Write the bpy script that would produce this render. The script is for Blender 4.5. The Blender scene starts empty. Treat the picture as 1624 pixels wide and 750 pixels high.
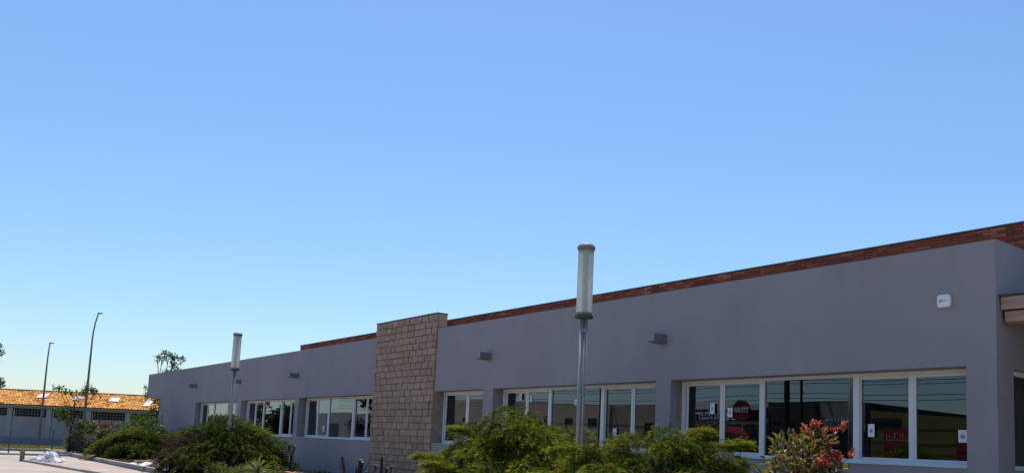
import bpy, math, random
import numpy as np
from mathutils import Vector, Matrix
random.seed(7); RNG = np.random.default_rng(11)
S = bpy.context.scene; COL = S.collection; R_ = math.radians

# ------------------------------------------------------------------ camera
F_PX, CY, PITCH, ROLL, YAW, CAM_Y, EYE = 1383.18, 552.49, .112398, .0466, -.94884, -12.911, 1.5
fw = Vector((math.sin(YAW)*math.cos(PITCH), math.cos(YAW)*math.cos(PITCH), math.sin(PITCH)))
rt = Vector((math.cos(YAW), -math.sin(YAW), 0)); up = rt.cross(fw)
r2 = rt*math.cos(ROLL)+up*math.sin(ROLL); u2 = -rt*math.sin(ROLL)+up*math.cos(ROLL)
cam = bpy.data.cameras.new('camera'); cam_o = bpy.data.objects.new('camera', cam); COL.objects.link(cam_o)
cam.sensor_width = 36; cam.lens = F_PX/1624*36; cam.shift_y = (CY-375)/1624
cam.clip_start = .1; cam.clip_end = 9000
M4 = Matrix((r2, u2, -fw)).transposed().to_4x4(); M4.translation = (0, CAM_Y, EYE); cam_o.matrix_world = M4
S.camera = cam_o
# ------------------------------------------------------------------ light
SUN_EL = R_(66); SUN_AZ = YAW - R_(4)                 # azimuth clockwise from +Y
sd = Vector((math.sin(SUN_AZ)*math.cos(SUN_EL), math.cos(SUN_AZ)*math.cos(SUN_EL), math.sin(SUN_EL)))
sun = bpy.data.lights.new('sun', 'SUN'); sun.energy = 5.0; sun.angle = R_(.53); sun.color = (1, .95, .87)
sun_o = bpy.data.objects.new('sun', sun); COL.objects.link(sun_o)
sun_o.rotation_euler = sd.to_track_quat('Z', 'Y').to_euler(); sun_o.location = (0, 0, 40)
W = bpy.data.worlds.new('World'); S.world = W; W.use_nodes = True
nt = W.node_tree; nt.nodes.clear()
sky = nt.nodes.new('ShaderNodeTexSky'); sky.sky_type = 'NISHITA'; sky.sun_disc = False
sky.sun_elevation = SUN_EL; sky.sun_rotation = SUN_AZ
sky.altitude = 0; sky.air_density = 1.3; sky.dust_density = .3; sky.ozone_density = 10
bg = nt.nodes.new('ShaderNodeBackground'); bg.inputs[1].default_value = .12
wo = nt.nodes.new('ShaderNodeOutputWorld')
nt.links.new(sky.outputs[0], bg.inputs[0]); nt.links.new(bg.outputs[0], wo.inputs[0])
S.view_settings.view_transform = 'Standard'; S.view_settings.look = 'None'
S.view_settings.exposure = 0.27; S.view_settings.gamma = 1; S.view_settings.use_curve_mapping = False
S.render.engine = 'CYCLES'

# ------------------------------------------------------------------ materials
def nodes(name):
    m = bpy.data.materials.new(name); m.use_nodes = True
    t = m.node_tree; t.nodes.clear()
    o = t.nodes.new('ShaderNodeOutputMaterial')
    return m, t, o
def lk(t, a, b): t.links.new(a, b)
def noise(t, vec, scale, detail=4, rough=.55, stretch=None):
    if stretch:
        mp = t.nodes.new('ShaderNodeMapping'); mp.inputs['Scale'].default_value = stretch; lk(t, vec, mp.inputs[0]); vec = mp.outputs[0]
    n = t.nodes.new('ShaderNodeTexNoise'); n.inputs['Scale'].default_value = scale
    n.inputs['Detail'].default_value = detail; n.inputs['Roughness'].default_value = rough; lk(t, vec, n.inputs['Vector'])
    return n.outputs['Fac']
def ramp(t, fac, stops):
    r = t.nodes.new('ShaderNodeValToRGB'); e = r.color_ramp.elements
    e[0].position, e[0].color = stops[0][0], (*stops[0][1], 1); e[1].position, e[1].color = stops[-1][0], (*stops[-1][1], 1)
    for p, c in stops[1:-1]:
        k = e.new(p); k.color = (*c, 1)
    lk(t, fac, r.inputs[0]); return r.outputs[0]
def mixc(t, fac, a, b, mode='MIX'):
    m = t.nodes.new('ShaderNodeMix'); m.data_type = 'RGBA'; m.blend_type = mode
    if isinstance(fac, (int, float)): m.inputs[0].default_value = fac
    else: lk(t, fac, m.inputs[0])
    for s, v in ((6, a), (7, b)):
        if isinstance(v, tuple): m.inputs[s].default_value = (*v, 1)
        else: lk(t, v, m.inputs[s])
    return m.outputs[2]
def principled(t, o, col, rough=.8, bump=None, bstr=.3, bdist=.01, metal=0, spec=.5):
    b = t.nodes.new('ShaderNodeBsdfPrincipled')
    if isinstance(col, tuple): b.inputs['Base Color'].default_value = (*col, 1)
    else: lk(t, col, b.inputs['Base Color'])
    b.inputs['Roughness'].default_value = rough; b.inputs['Metallic'].default_value = metal
    b.inputs['Specular IOR Level'].default_value = spec
    if bump is not None:
        n = t.nodes.new('ShaderNodeBump'); n.inputs['Strength'].default_value = bstr; n.inputs['Distance'].default_value = bdist
        lk(t, bump, n.inputs['Height']); lk(t, n.outputs[0], b.inputs['Normal'])
    lk(t, b.outputs[0], o.inputs[0]); return b
def pos(t): return t.nodes.new('ShaderNodeNewGeometry').outputs['Position']
def objco(t): return t.nodes.new('ShaderNodeTexCoord').outputs['Object']
def objrand(t): return t.nodes.new('ShaderNodeObjectInfo').outputs['Random']
MAT = {}
def surf(name, c0, c1, scale=2., rough=.85, bscale=40., bstr=.25, bdist=.006, detail=6, rnd=0., big=None, metal=0, spec=.4, stretch=None):
    m, t, o = nodes(name); v = pos(t)
    c = ramp(t, noise(t, v, scale, detail, .6, stretch), [(.3, c0), (.7, c1)])
    if big:
        c = mixc(t, .55, c, ramp(t, noise(t, v, big[0], 3), [(.35, (big[1],)*3), (.65, (big[2],)*3)]), 'MULTIPLY')
    if rnd:
        c = mixc(t, 1, c, ramp(t, objrand(t), [(0, (1-rnd,)*3), (1, (1+rnd, 1+rnd*.9, 1+rnd*.8))]), 'MULTIPLY')
    principled(t, o, c, rough, noise(t, v, bscale, 4), bstr, bdist, metal, spec)
    MAT[name] = m; return m
# rendered, painted wall: grey with a violet cast, faint trowel mottling, faint vertical run marks
def plaster(name, c):
    m, t, o = nodes(name); v = pos(t)
    a = ramp(t, noise(t, v, .55, 5, .6), [(.3, tuple(k*.93 for k in c)), (.7, tuple(k*1.06 for k in c))])
    s = ramp(t, noise(t, v, .8, 4, .6, (.8, .8, .14)), [(.35, (.94, .94, .945)), (.62, (1.03, 1.03, 1.03))])
    a = mixc(t, .6, a, s, 'MULTIPLY')
    f = ramp(t, noise(t, v, 55, 3, .6), [(.3, (.95,)*3), (.7, (1.04,)*3)])
    a = mixc(t, .8, a, f, 'MULTIPLY')
    sx = t.nodes.new('ShaderNodeSeparateXYZ'); lk(t, v, sx.inputs[0])
    mr = t.nodes.new('ShaderNodeMapRange'); mr.inputs[1].default_value = 3.4; mr.inputs[2].default_value = 4.84; lk(t, sx.outputs[2], mr.inputs[0])
    run = ramp(t, noise(t, v, 1.0, 3, .6, (1.7, 1.7, .10)), [(.50, (0, 0, 0)), (.72, (1, 1, 1))])
    mm = t.nodes.new('ShaderNodeMath'); mm.operation = 'MULTIPLY'; lk(t, run, mm.inputs[0]); lk(t, mr.outputs[0], mm.inputs[1])
    m2 = t.nodes.new('ShaderNodeMath'); m2.operation = 'MULTIPLY'; m2.inputs[1].default_value = .30; lk(t, mm.outputs[0], m2.inputs[0])
    a = mixc(t, m2.outputs[0], a, tuple(k*.72 for k in c))                       # rain runs below the roof edge
    pt = ramp(t, noise(t, v, .9, 2, .5), [(.62, (1, 1, 1)), (.64, (1.045, 1.04, 1.035))])
    a = mixc(t, .9, a, pt, 'MULTIPLY')                                            # touched-up paint patches
    vo = t.nodes.new('ShaderNodeTexVoronoi'); vo.feature = 'DISTANCE_TO_EDGE'; vo.inputs['Scale'].default_value = .16
    wn_ = t.nodes.new('ShaderNodeTexNoise'); wn_.inputs['Scale'].default_value = 2.2; wn_.inputs['Detail'].default_value = 6; lk(t, v, wn_.inputs['Vector'])
    av = mixc(t, .12, v, wn_.outputs['Color'], 'ADD'); lk(t, av, vo.inputs['Vector'])
    ck = ramp(t, vo.outputs['Distance'], [(0, (.86, .86, .87)), (.002, (1, 1, 1))]); a = mixc(t, .35, a, ck, 'MULTIPLY')   # hairline cracks
    principled(t, o, a, .9, noise(t, v, 28, 5, .7), .35, .008, 0, .2)
    MAT[name] = m; return m
plaster('plaster', (.312, .290, .308))
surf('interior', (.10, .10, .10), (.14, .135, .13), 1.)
surf('white_alu', (.66, .66, .65), (.74, .74, .73), 3., .45, 80, .06, .002)
surf('old_guide', (.16, .13, .11), (.34, .30, .27), 9., .8)
surf('sill_metal', (.55, .56, .58), (.68, .69, .7), 3., .5)
surf('coping', (.055, .05, .05), (.11, .10, .095), 4., .9)
surf('mortar', (.085, .05, .04), (.15, .095, .075), 12., .95)
surf('roof_felt', (.10, .10, .10), (.16, .155, .15), 2.)
surf('spout_mat', (.14, .14, .15), (.19, .19, .20), 3., .7)
surf('spout_dark', (.03, .03, .03), (.05, .05, .05), 3., .9)
surf('paper', (.74, .75, .76), (.80, .80, .80), 4., .7)
surf('print_blue', (.22, .22, .30), (.32, .32, .38), 30., .7)
surf('siren_white', (.80, .80, .80), (.84, .84, .83), 3., .35, 60, .03)
surf('siren_mark', (.05, .05, .06), (.07, .07, .08), 9., .6)
surf('weathered_board', (.28, .165, .125), (.52, .36, .29), 1.6, .85, 20, .4, .006, stretch=(.5, 6, 9))
surf('lamp_metal', (.25, .255, .25), (.34, .34, .33), 2.5, .55, 40, .12, .003, metal=.35, big=(1.2, .75, 1.1))
surf('lamp_dark', (.05, .05, .05), (.08, .078, .075), 6., .7)
surf('lamp_cap', (.14, .14, .14), (.20, .20, .195), 6., .6)
surf('galvanised', (.11, .115, .12), (.17, .17, .17), 2., .6, metal=.3)
surf('fence_metal', (.045, .05, .048), (.08, .082, .08), 3., .7)
surf('yard', (.29, .243, .205), (.43, .37, .315), .45, .95, 18, .3, .01, 8, big=(.09, .72, 1.1))
surf('paving', (.31, .235, .20), (.44, .345, .30), .9, .95, 14, .3, .01, 7, big=(.2, .75, 1.1))
surf('road_mat', (.30, .275, .25), (.40, .37, .34), .6, .95, 18, .3, .01, 7)
surf('asphalt', (.045, .045, .047), (.07, .07, .07), .8, .95, 30, .4, .01, 7)
surf('terrain', (.14, .12, .075), (.24, .20, .13), .08, .95, 3, .4, .03, 8)
surf('kerb_mat', (.27, .245, .22), (.38, .35, .32), 4., .9, 25, .4, .008, 6, rnd=.14)
surf('soil', (.10, .07, .045), (.22, .16, .11), 3.5, .95, 14, .7, .03, 8)
surf('litter', (.13, .075, .045), (.32, .20, .13), 8., .9)
surf('grass_mat', (.13, .13, .035), (.28, .25, .09), 1.2, .9)
surf('wood_post', (.13, .11, .10), (.22, .19, .17), 6., .9, stretch=(6, 6, 1))
surf('bark', (.018, .014, .011), (.048, .037, .029), 9., .95, 40, .6, .008)
surf('pale_wood', (.18, .14, .10), (.27, .21, .15), 9., .9)
surf('wh_wall', (.25, .25, .29), (.31, .31, .35), 1.0, .9, 20, .25, .006, big=(.4, .88, 1.05))
surf('wh_dado', (.17, .185, .23), (.23, .245, .29), 1.0, .9)
surf('wh_trim', (.28, .28, .315), (.34, .34, .375), 1.0, .9)
surf('wh_inside_shade', (.012, .012, .014), (.02, .02, .02), 1.0, .9)
surf('lattice_mat', (.10, .10, .105), (.16, .155, .15), 3.0, .9)
surf('ridge_mat', (.20, .11, .05), (.34, .19, .09), 3.0, .9)
surf('sky_sheet', (.62, .58, .54), (.74, .70, .66), 3.0, .5)
surf('brown_render', (.50, .375, .265), (.58, .44, .315), .8, .9)
surf('brown_dark', (.36, .25, .19), (.43, .30, .23), .8, .9)
surf('cream_render', (.70, .62, .50), (.78, .70, .58), .8, .9)
surf('olive_render', (.15, .125, .035), (.20, .165, .05), .8, .9)
surf('dark_clad', (.03, .03, .032), (.05, .05, .05), .8, .8)
surf('grey_panel', (.22, .20, .19), (.28, .26, .25), .8, .8)
surf('sign_black', (.02, .02, .022), (.03, .03, .03), 1., .6)
surf('sign_white', (.72, .72, .70), (.8, .8, .78), 1., .6)
surf('sign_red', (.22, .015, .02), (.28, .02, .025), 1., .6)
surf('van_paint', (.42, .035, .045), (.46, .04, .05), 1., .3)
surf('rubber', (.02, .02, .02), (.03, .03, .03), 3., .8)
surf('rust_debris', (.30, .11, .04), (.45, .2, .09), 8., .9)

# split-face blocks: tone differs from block to block, fluted vertically
m, t, o = nodes('block'); v = pos(t); MAT['block'] = m
c = ramp(t, objrand(t), [(0, (.375, .268, .198)), (.5, (.425, .305, .226)), (1, (.475, .345, .258))])
c = mixc(t, .8, c, ramp(t, noise(t, v, 9, 6, .7), [(.3, (.78, .78, .78)), (.7, (1.12, 1.1, 1.08))]), 'MULTIPLY')
fl = noise(t, v, 9, 4, .7, (3.2, 1, .35)); gr = noise(t, v, 34, 5, .7)
ad = t.nodes.new('ShaderNodeMath'); ad.operation = 'ADD'; lk(t, fl, ad.inputs[0]); lk(t, gr, ad.inputs[1])
principled(t, o, c, .95, ad.outputs[0], .8, .03, 0, .15)
surf('block_joint', (.29, .20, .15), (.36, .25, .19), 8., .95)
m, t, o = nodes('brick'); v = pos(t); MAT['brick'] = m
c = ramp(t, objrand(t), [(0, (.185, .05, .034)), (.35, (.25, .068, .04)), (.75, (.33, .095, .055)), (.95, (.37, .125, .075)), (1, (.40, .19, .13))])
c = mixc(t, .8, c, ramp(t, noise(t, v, 7, 5, .7), [(.3, (.75, .75, .75)), (.7, (1.15, 1.15, 1.15))]), 'MULTIPLY')
principled(t, o, c, .95, noise(t, v, 40, 4), .4, .006, 0, .15)
m, t, o = nodes('brick_mass'); v = pos(t); MAT['brick_mass'] = m      # the far bricks, tone differs from brick to brick
at_ = t.nodes.new('ShaderNodeAttribute'); at_.attribute_name = 'tone'
c = ramp(t, at_.outputs['Fac'], [(0, (.185, .05, .034)), (.35, (.25, .068, .04)), (.75, (.33, .095, .055)), (.95, (.37, .125, .075)), (1, (.40, .19, .13))])
principled(t, o, c, .95, noise(t, v, 40, 4), .4, .006, 0, .15)
# clay tiles with lichen
m, t, o = nodes('clay_tile'); v = pos(t); MAT['clay_tile'] = m
at_ = t.nodes.new('ShaderNodeAttribute'); at_.attribute_name = 'tone'
c = ramp(t, at_.outputs['Fac'], [(0, (.30, .105, .035)), (.35, (.58, .25, .075)), (.7, (.70, .37, .11)), (1, (.80, .54, .22))])
c = mixc(t, .7, c, ramp(t, noise(t, v, 1.3, 5, .7), [(.32, (.62, .6, .58)), (.6, (1.12, 1.12, 1.05))]), 'MULTIPLY')
principled(t, o, c, .95, None, spec=.1)
# window glass: dark room behind, street in front mirrored in it
m, t, o = nodes('glass'); MAT['glass'] = m
lw = t.nodes.new('ShaderNodeLayerWeight'); lw.inputs[0].default_value = .5
pw = t.nodes.new('ShaderNodeMath'); pw.operation = 'POWER'; pw.inputs[1].default_value = 3.3; lk(t, lw.outputs['Facing'], pw.inputs[0])
ma = t.nodes.new('ShaderNodeMath'); ma.operation = 'MULTIPLY_ADD'; ma.inputs[1].default_value = .9; ma.inputs[2].default_value = .09; lk(t, pw.outputs[0], ma.inputs[0])
tr = t.nodes.new('ShaderNodeBsdfTransparent'); tr.inputs[0].default_value = (.5, .55, .56, 1)
gl = t.nodes.new('ShaderNodeBsdfGlossy'); gl.inputs['Roughness'].default_value = .004; gl.inputs[0].default_value = (.82, .90, 1, 1)
wv = noise(t, pos(t), 1.1, 2); bp = t.nodes.new('ShaderNodeBump'); bp.inputs['Strength'].default_value = .02; bp.inputs['Distance'].default_value = .012
lk(t, wv, bp.inputs['Height']); lk(t, bp.outputs[0], gl.inputs['Normal'])
mx = t.nodes.new('ShaderNodeMixShader'); lk(t, ma.outputs[0], mx.inputs[0]); lk(t, tr.outputs[0], mx.inputs[1]); lk(t, gl.outputs[0], mx.inputs[2]); lk(t, mx.outputs[0], o.inputs[0])
# ribbed acrylic lamp shade
m, t, o = nodes('acrylic'); MAT['acrylic'] = m; v = objco(t)
cc = ramp(t, noise(t, v, 5, 5, .65, (1, 1, .6)), [(.3, (.64, .67, .61)), (.7, (.82, .84, .79))])
pb = t.nodes.new('ShaderNodeBsdfPrincipled'); lk(t, cc, pb.inputs['Base Color']); pb.inputs['Roughness'].default_value = .35
tl = t.nodes.new('ShaderNodeBsdfTranslucent'); lk(t, cc, tl.inputs[0])
mx = t.nodes.new('ShaderNodeMixShader'); mx.inputs[0].default_value = .5; lk(t, pb.outputs[0], mx.inputs[1]); lk(t, tl.outputs[0], mx.inputs[2])
tp = t.nodes.new('ShaderNodeBsdfTransparent'); tp.inputs[0].default_value = (.9, .93, .9, 1); m3 = t.nodes.new('ShaderNodeMixShader'); m3.inputs[0].default_value = .2; lk(t, mx.outputs[0], m3.inputs[1]); lk(t, tp.outputs[0], m3.inputs[2]); lk(t, m3.outputs[0], o.inputs[0])
def leaf(name, stops, transl=.35, rough=.55, spec=.3):
    m, t, o = nodes(name); MAT[name] = m
    a = t.nodes.new('ShaderNodeAttribute'); a.attribute_name = 'tone'
    c = ramp(t, a.outputs['Fac'], stops)
    pb = t.nodes.new('ShaderNodeBsdfPrincipled'); lk(t, c, pb.inputs['Base Color']); pb.inputs['Roughness'].default_value = rough; pb.inputs['Specular IOR Level'].default_value = spec
    tl = t.nodes.new('ShaderNodeBsdfTranslucent'); lk(t, mixc(t, 1, c, (1.25, 1.25, .8), 'MULTIPLY'), tl.inputs[0])
    mx = t.nodes.new('ShaderNodeMixShader'); mx.inputs[0].default_value = transl
    lk(t, pb.outputs[0], mx.inputs[1]); lk(t, tl.outputs[0], mx.inputs[2]); lk(t, mx.outputs[0], o.inputs[0])
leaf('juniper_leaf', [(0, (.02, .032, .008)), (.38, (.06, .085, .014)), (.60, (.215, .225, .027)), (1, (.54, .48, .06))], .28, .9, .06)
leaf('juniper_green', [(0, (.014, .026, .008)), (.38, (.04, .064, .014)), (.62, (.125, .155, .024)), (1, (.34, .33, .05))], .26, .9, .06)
leaf('dry_twig', [(0, (.03, .02, .014)), (.6, (.075, .052, .036)), (1, (.16, .115, .08))], .12, .9, .05)
leaf('inner_twig_shade', [(0, (.010, .011, .006)), (1, (.028, .025, .014))], .05, .9, .05)  # near-black: shade of the gaps inside the junipers is put into the colour
leaf('photinia_leaf', [(0, (.04, .05, .025)), (.4, (.085, .095, .03)), (.7, (.20, .155, .045)), (1, (.30, .17, .08))], .35, .45, .3)
leaf('photinia_dull', [(0, (.12, .03, .03)), (.5, (.22, .06, .055)), (1, (.30, .12, .09))], .3, .35, .5)
leaf('photinia_red', [(0, (.20, .02, .022)), (.5, (.36, .05, .05)), (1, (.44, .15, .11))], .4, .35, .5)
leaf('tree_leaf', [(0, (.03, .05, .015)), (.5, (.065, .10, .025)), (1, (.15, .19, .04))], .35)
leaf('tree_dark', [(0, (.018, .03, .012)), (.5, (.04, .06, .02)), (1, (.075, .10, .03))], .25)
leaf('lavender_leaf', [(0, (.08, .08, .085)), (.5, (.17, .165, .18)), (1, (.28, .26, .30))], .25)
leaf('yucca_leaf', [(0, (.05, .07, .02)), (.5, (.12, .15, .045)), (1, (.30, .29, .11))], .3)
leaf('grass_blade', [(0, (.07, .09, .02)), (.5, (.19, .185, .05)), (1, (.36, .31, .12))], .3)

# ------------------------------------------------------------------ mesh helpers
class MB:
    def __init__(s): s.v = []; s.f = []
    def quad(s, a, b, c, d):
        n = len(s.v); s.v += [a, b, c, d]; s.f.append((n, n+1, n+2, n+3)); return s
    def box(s, x0, x1, y0, y1, z0, z1, bev=0):
        n = len(s.v)
        if bev:
            b = bev; P = []
            for sx in (0, 1):
                for sy in (0, 1):
                    for sz in (0, 1):
                        X, Y, Z = (x0, x1)[sx], (y0, y1)[sy], (z0, z1)[sz]
                        dx, dy, dz = (b, -b)[sx], (b, -b)[sy], (b, -b)[sz]
                        P += [(X, Y+dy, Z+dz), (X+dx, Y, Z+dz), (X+dx, Y+dy, Z)]
            s.v += P
            def I(i, j, k, c): return n+(i*4+j*2+k)*3+c
            for a in (0, 1):
                s.f.append([(I(a,0,0,0), I(a,0,1,0), I(a,1,1,0), I(a,1,0,0)), (I(a,0,0,0), I(a,1,0,0), I(a,1,1,0), I(a,0,1,0))][a])
                s.f.append([(I(0,a,0,1), I(1,a,0,1), I(1,a,1,1), I(0,a,1,1)), (I(0,a,0,1), I(0,a,1,1), I(1,a,1,1), I(1,a,0,1))][a])
                s.f.append([(I(0,0,a,2), I(0,1,a,2), I(1,1,a,2), I(1,0,a,2)), (I(0,0,a,2), I(1,0,a,2), I(1,1,a,2), I(0,1,a,2))][a])
            for i in (0, 1):
                for j in (0, 1):
                    s.f += [(I(i,j,0,0), I(i,j,1,0), I(i,j,1,1), I(i,j,0,1)), (I(i,0,j,0), I(i,1,j,0), I(i,1,j,2), I(i,0,j,2)), (I(0,i,j,1), I(1,i,j,1), I(1,i,j,2), I(0,i,j,2))]
                    for k in (0, 1): s.f.append((I(i,j,k,0), I(i,j,k,1), I(i,j,k,2)))
            return s
        s.v += [(x, y, z) for x in (x0, x1) for y in (y0, y1) for z in (z0, z1)]
        for f in ((0,1,3,2), (4,6,7,5), (0,4,5,1), (2,3,7,6), (0,2,6,4), (1,5,7,3)): s.f.append(tuple(n+i for i in f))
        return s
    def tube(s, pts, rad, n=8, cap=True):
        pts = [Vector(p) for p in pts]; base = len(s.v)
        for i, p in enumerate(pts):
            d = (pts[min(i+1, len(pts)-1)]-pts[max(i-1, 0)]).normalized()
            a = d.orthogonal().normalized() if abs(d.z) < .9 else Vector((1, 0, 0)).cross(d).normalized()
            if i and False: pass
            b = d.cross(a); r = rad[i] if hasattr(rad, '__len__') else rad
            for k in range(n):
                w = 2*math.pi*k/n; s.v.append(tuple(p+a*(r*math.cos(w))+b*(r*math.sin(w))))
        for i in range(len(pts)-1):
            for k in range(n):
                a = base+i*n+k; b = base+i*n+(k+1) % n; s.f.append((a, b, b+n, a+n))
        if cap:
            s.f.append(tuple(base+k for k in reversed(range(n)))); s.f.append(tuple(base+(len(pts)-1)*n+k for k in range(n)))
        return s
    def lathe(s, prof, n=24, cx=0, cy=0):
        base = len(s.v)
        for r, z in prof:
            for k in range(n):
                w = 2*math.pi*k/n; s.v.append((cx+r*math.cos(w), cy+r*math.sin(w), z))
        for i in range(len(prof)-1):
            for k in range(n):
                a = base+i*n+k; b = base+i*n+(k+1) % n; s.f.append((a, b, b+n, a+n))
        s.f.append(tuple(base+k for k in reversed(range(n)))); s.f.append(tuple(base+(len(prof)-1)*n+k for k in range(n)))
        return s
    def build(s, name, mat, parent=None, loc=None, smooth=False):
        me = bpy.data.meshes.new(name); me.from_pydata([tuple(p) for p in s.v], [], s.f); me.update()
        me.materials.append(MAT[mat])
        if smooth: me.polygons.foreach_set('use_smooth', [True]*len(me.polygons))
        return link(name, me, parent, loc)
def link(name, data, parent=None, loc=None, rot=None):
    o = bpy.data.objects.new(name, data); COL.objects.link(o)
    if parent: o.parent = parent
    if loc: o.location = loc
    if rot: o.rotation_euler = rot
    return o
def tag(o, label=None, cat=None, group=None, kind=None):
    if label: o['label'] = label
    if cat: o['category'] = cat
    if group: o['group'] = group
    if kind: o['kind'] = kind
    return o
def empty(name, loc=(0, 0, 0), rz=0, label=None, cat=None, group=None):
    o = bpy.data.objects.new(name, None); COL.objects.link(o); o.location = loc; o.rotation_euler = (0, 0, rz); o.empty_display_size = .2
    return tag(o, label, cat, group)
def box(name, mat, parent, x0, x1, y0, y1, z0, z1, bev=0): return MB().box(x0, x1, y0, y1, z0, z1, bev).build(name, mat, parent)
def copy_tree(o, parent=None):
    c = o.copy(); COL.objects.link(c); c.parent = parent
    for ch in list(o.children): copy_tree(ch, c)
    return c
def tris(name, V, F, tone, mat, parent=None, loc=None, kind=None):
    me = bpy.data.meshes.new(name); n = len(F)
    me.vertices.add(len(V)); me.vertices.foreach_set('co', np.asarray(V, np.float32).ravel())
    me.loops.add(n*3); me.loops.foreach_set('vertex_index', np.asarray(F, np.int32).ravel())
    me.polygons.add(n); me.polygons.foreach_set('loop_start', np.arange(0, n*3, 3, dtype=np.int32)); me.polygons.foreach_set('loop_total', np.full(n, 3, np.int32))
    a = me.attributes.new('tone', 'FLOAT', 'POINT'); a.data.foreach_set('value', np.asarray(tone, np.float32))
    me.update(calc_edges=True); me.materials.append(MAT[mat])
    o = link(name, me, parent, loc)
    if kind: o['kind'] = kind
    return o

# ------------------------------------------------------------------ ground
def sheet(name, mat, pts, z, kind='structure'):
    o = MB(); o.v = [(x, y, z) for x, y in pts]; o.f = [tuple(range(len(pts)))]
    return tag(o.build(name, mat), kind=kind)
sheet('ground', 'terrain', [(-4000, -4000), (4000, -4000), (4000, 4000), (-4000, 4000)], -.03)
sheet('parking_yard', 'yard', [(-49.3, -4.95), (-48.3, -17), (14, -17), (14, -4.95)], 0)
sheet('pavement', 'paving', [(-49.2, -4.94), (-40.9, -7.85), (-32.1, -6.98), (-8, -4.95)], .006)
sheet('access_road', 'road_mat', [(-49.45, 14), (-49.45, -4.95), (-48.3, -17), (-55.2, -17), (-56.2, -7.3), (-58, -3.6), (-62, 14)], -.004)
sheet('street', 'asphalt', [(-160, -17), (60, -17), (60, -33), (-160, -33)], -.01)
bed = MB(); nx, ny = 140, 12
for i in range(nx+1):
    for j in range(ny+1):
        x = -58+i*(63/nx); y = -4.62+j*(4.6/ny); f = (y+4.62)/4.6
        bed.v.append((x, y, .10+.25*f**.8+.035*math.sin(x*2.1+y*3)*math.sin(y*2.3+x)+random.uniform(-.015, .015)))
for i in range(nx):
    for j in range(ny):
        a = i*(ny+1)+j; bed.f.append((a, a+ny+1, a+ny+2, a+1))
tag(bed.build('planting_bed', 'soil', smooth=True), kind='structure')
def bedz(y): return .10+.25*(max(0, y+4.62)/4.6)**.8
# kerb stones
def kerb(name, p0, p1, w, h, step, z0=0):
    root = MB(); d = Vector((p1[0]-p0[0], p1[1]-p0[1])); L = d.length; a = math.atan2(d.y, d.x)
    root = box(name, 'kerb_mat', None, 0, L, -w/2+.012, w/2-.012, -.02, h-.02); root.location = (p0[0], p0[1], z0); root.rotation_euler = (0, 0, a); tag(root, kind='structure')
    n = int(L/step); st = L/n; k0 = None
    for i in range(n):
        if k0 is None:
            k0 = box('kerb_stone', 'kerb_mat', root, .006, st-.006, -w/2, w/2, -.01, h, .012); k = k0
        else: k = link('kerb_stone', k0.data, root)
        k.location = (i*st, random.uniform(-.006, .006), random.uniform(-.006, .006))
    return root
kerb('bed_kerb', (-58.2, -4.72), (-3, -4.72), .16, .17, .8)
kerb('yard_kerb', (-40.9, -7.93), (-24, -6.2), .13, .085, .8)
kerb('road_kerb', (-49.35, -4.9), (-48.2, -14), .16, .10, 1.0)
kerb('verge_kerb', (-58.2, -3.2), (-55.3, -16), .18, .13, 1.0)
# grass verge before the warehouse
def grass(name, n, fx, h, mat, seed):
    g = np.random.default_rng(seed); P = fx(g, n); a = g.uniform(0, 2*np.pi, n); hh = h*g.uniform(.4, 1.3, n); w = .03
    V = np.zeros((n, 3, 3)); ca, sa = np.cos(a), np.sin(a); le = g.normal(0, .4, (n, 2))*hh[:, None]
    V[:, 0] = P; V[:, 0, 0] -= w*ca; V[:, 0, 1] -= w*sa
    V[:, 1] = P; V[:, 1, 0] += w*ca; V[:, 1, 1] += w*sa
    V[:, 2] = P; V[:, 2, 0] += le[:, 0]; V[:, 2, 1] += le[:, 1]; V[:, 2, 2] += hh
    return tris(name, V.reshape(-1, 3), np.arange(n*3).reshape(-1, 3), np.repeat(g.uniform(0, 1, n), 3), mat)
sheet('verge', 'grass_mat', [(-58.05, -3.2), (-55.2, -17), (-78, -17), (-80, 14), (-62, 14)], .012)
def verge_pts(g, n):
    y = g.uniform(-14, 8, n); x = -58.4-.29*(y+3.2)*(-.78)-g.uniform(.1, 1, n)**1.3*11
    x = np.where(y > -3.2, -58.2-(y+3.2)*.23, -58.2-(y+3.2)*.22)-g.uniform(.15, 1, n)**1.2*10
    return np.stack([x, y, np.full(n, .01)], 1)
tag(grass('grass', 26000, verge_pts, .16, 'grass_blade', 3), 'dry yellow green grass on the verge before the warehouse', 'grass', kind='stuff')

# ------------------------------------------------------------------ the grey building
ZB, ZS, ZL, ZT = .0, 1.5, 3.0, 4.84
REC = .33; XR = -6.05; XL = -52.45; JX = -32.05
OPEN = [(-45.4, -39.0), (-38.5, -32.3), (-31.83, -25.59), (-21.75, -19.22), (-18.77, -12.85), (-12.44, -6.49)]
PIER = (-25.59, -21.75)
B = empty('commercial_building', (0, 0, 0), 0, 'long low grey rendered building with strip windows and a brick edged roof', 'building')
fy = lambda x: .035 if x < JX-.001 else 0.
w = MB(); w_r = MB(); xs = sorted({XL, XR, JX, *PIER, *[a for o in OPEN for a in o]}); zs = [ZB, ZS, ZL, ZT]
def is_open(x, z):
    return PIER[0] < x < PIER[1] or (ZS < z < ZL and any(a < x < b for a, b in OPEN))
for a, b in zip(xs, xs[1:]):
    y = fy((a+b)/2); tgt = w if a < -23 else w_r
    for c, d in zip(zs, zs[1:]):
        if not is_open((a+b)/2, (c+d)/2): tgt.quad((a, y, c), (b, y, c), (b, y, d), (a, y, d))
    if not PIER[0] < (a+b)/2 < PIER[1]: tgt.quad((a, y, ZT), (b, y, ZT), (b, y+.42, ZT), (a, y+.42, ZT))
w.quad((JX, 0, 0), (JX, .035, 0), (JX, .035, ZT), (JX, 0, ZT))
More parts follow.
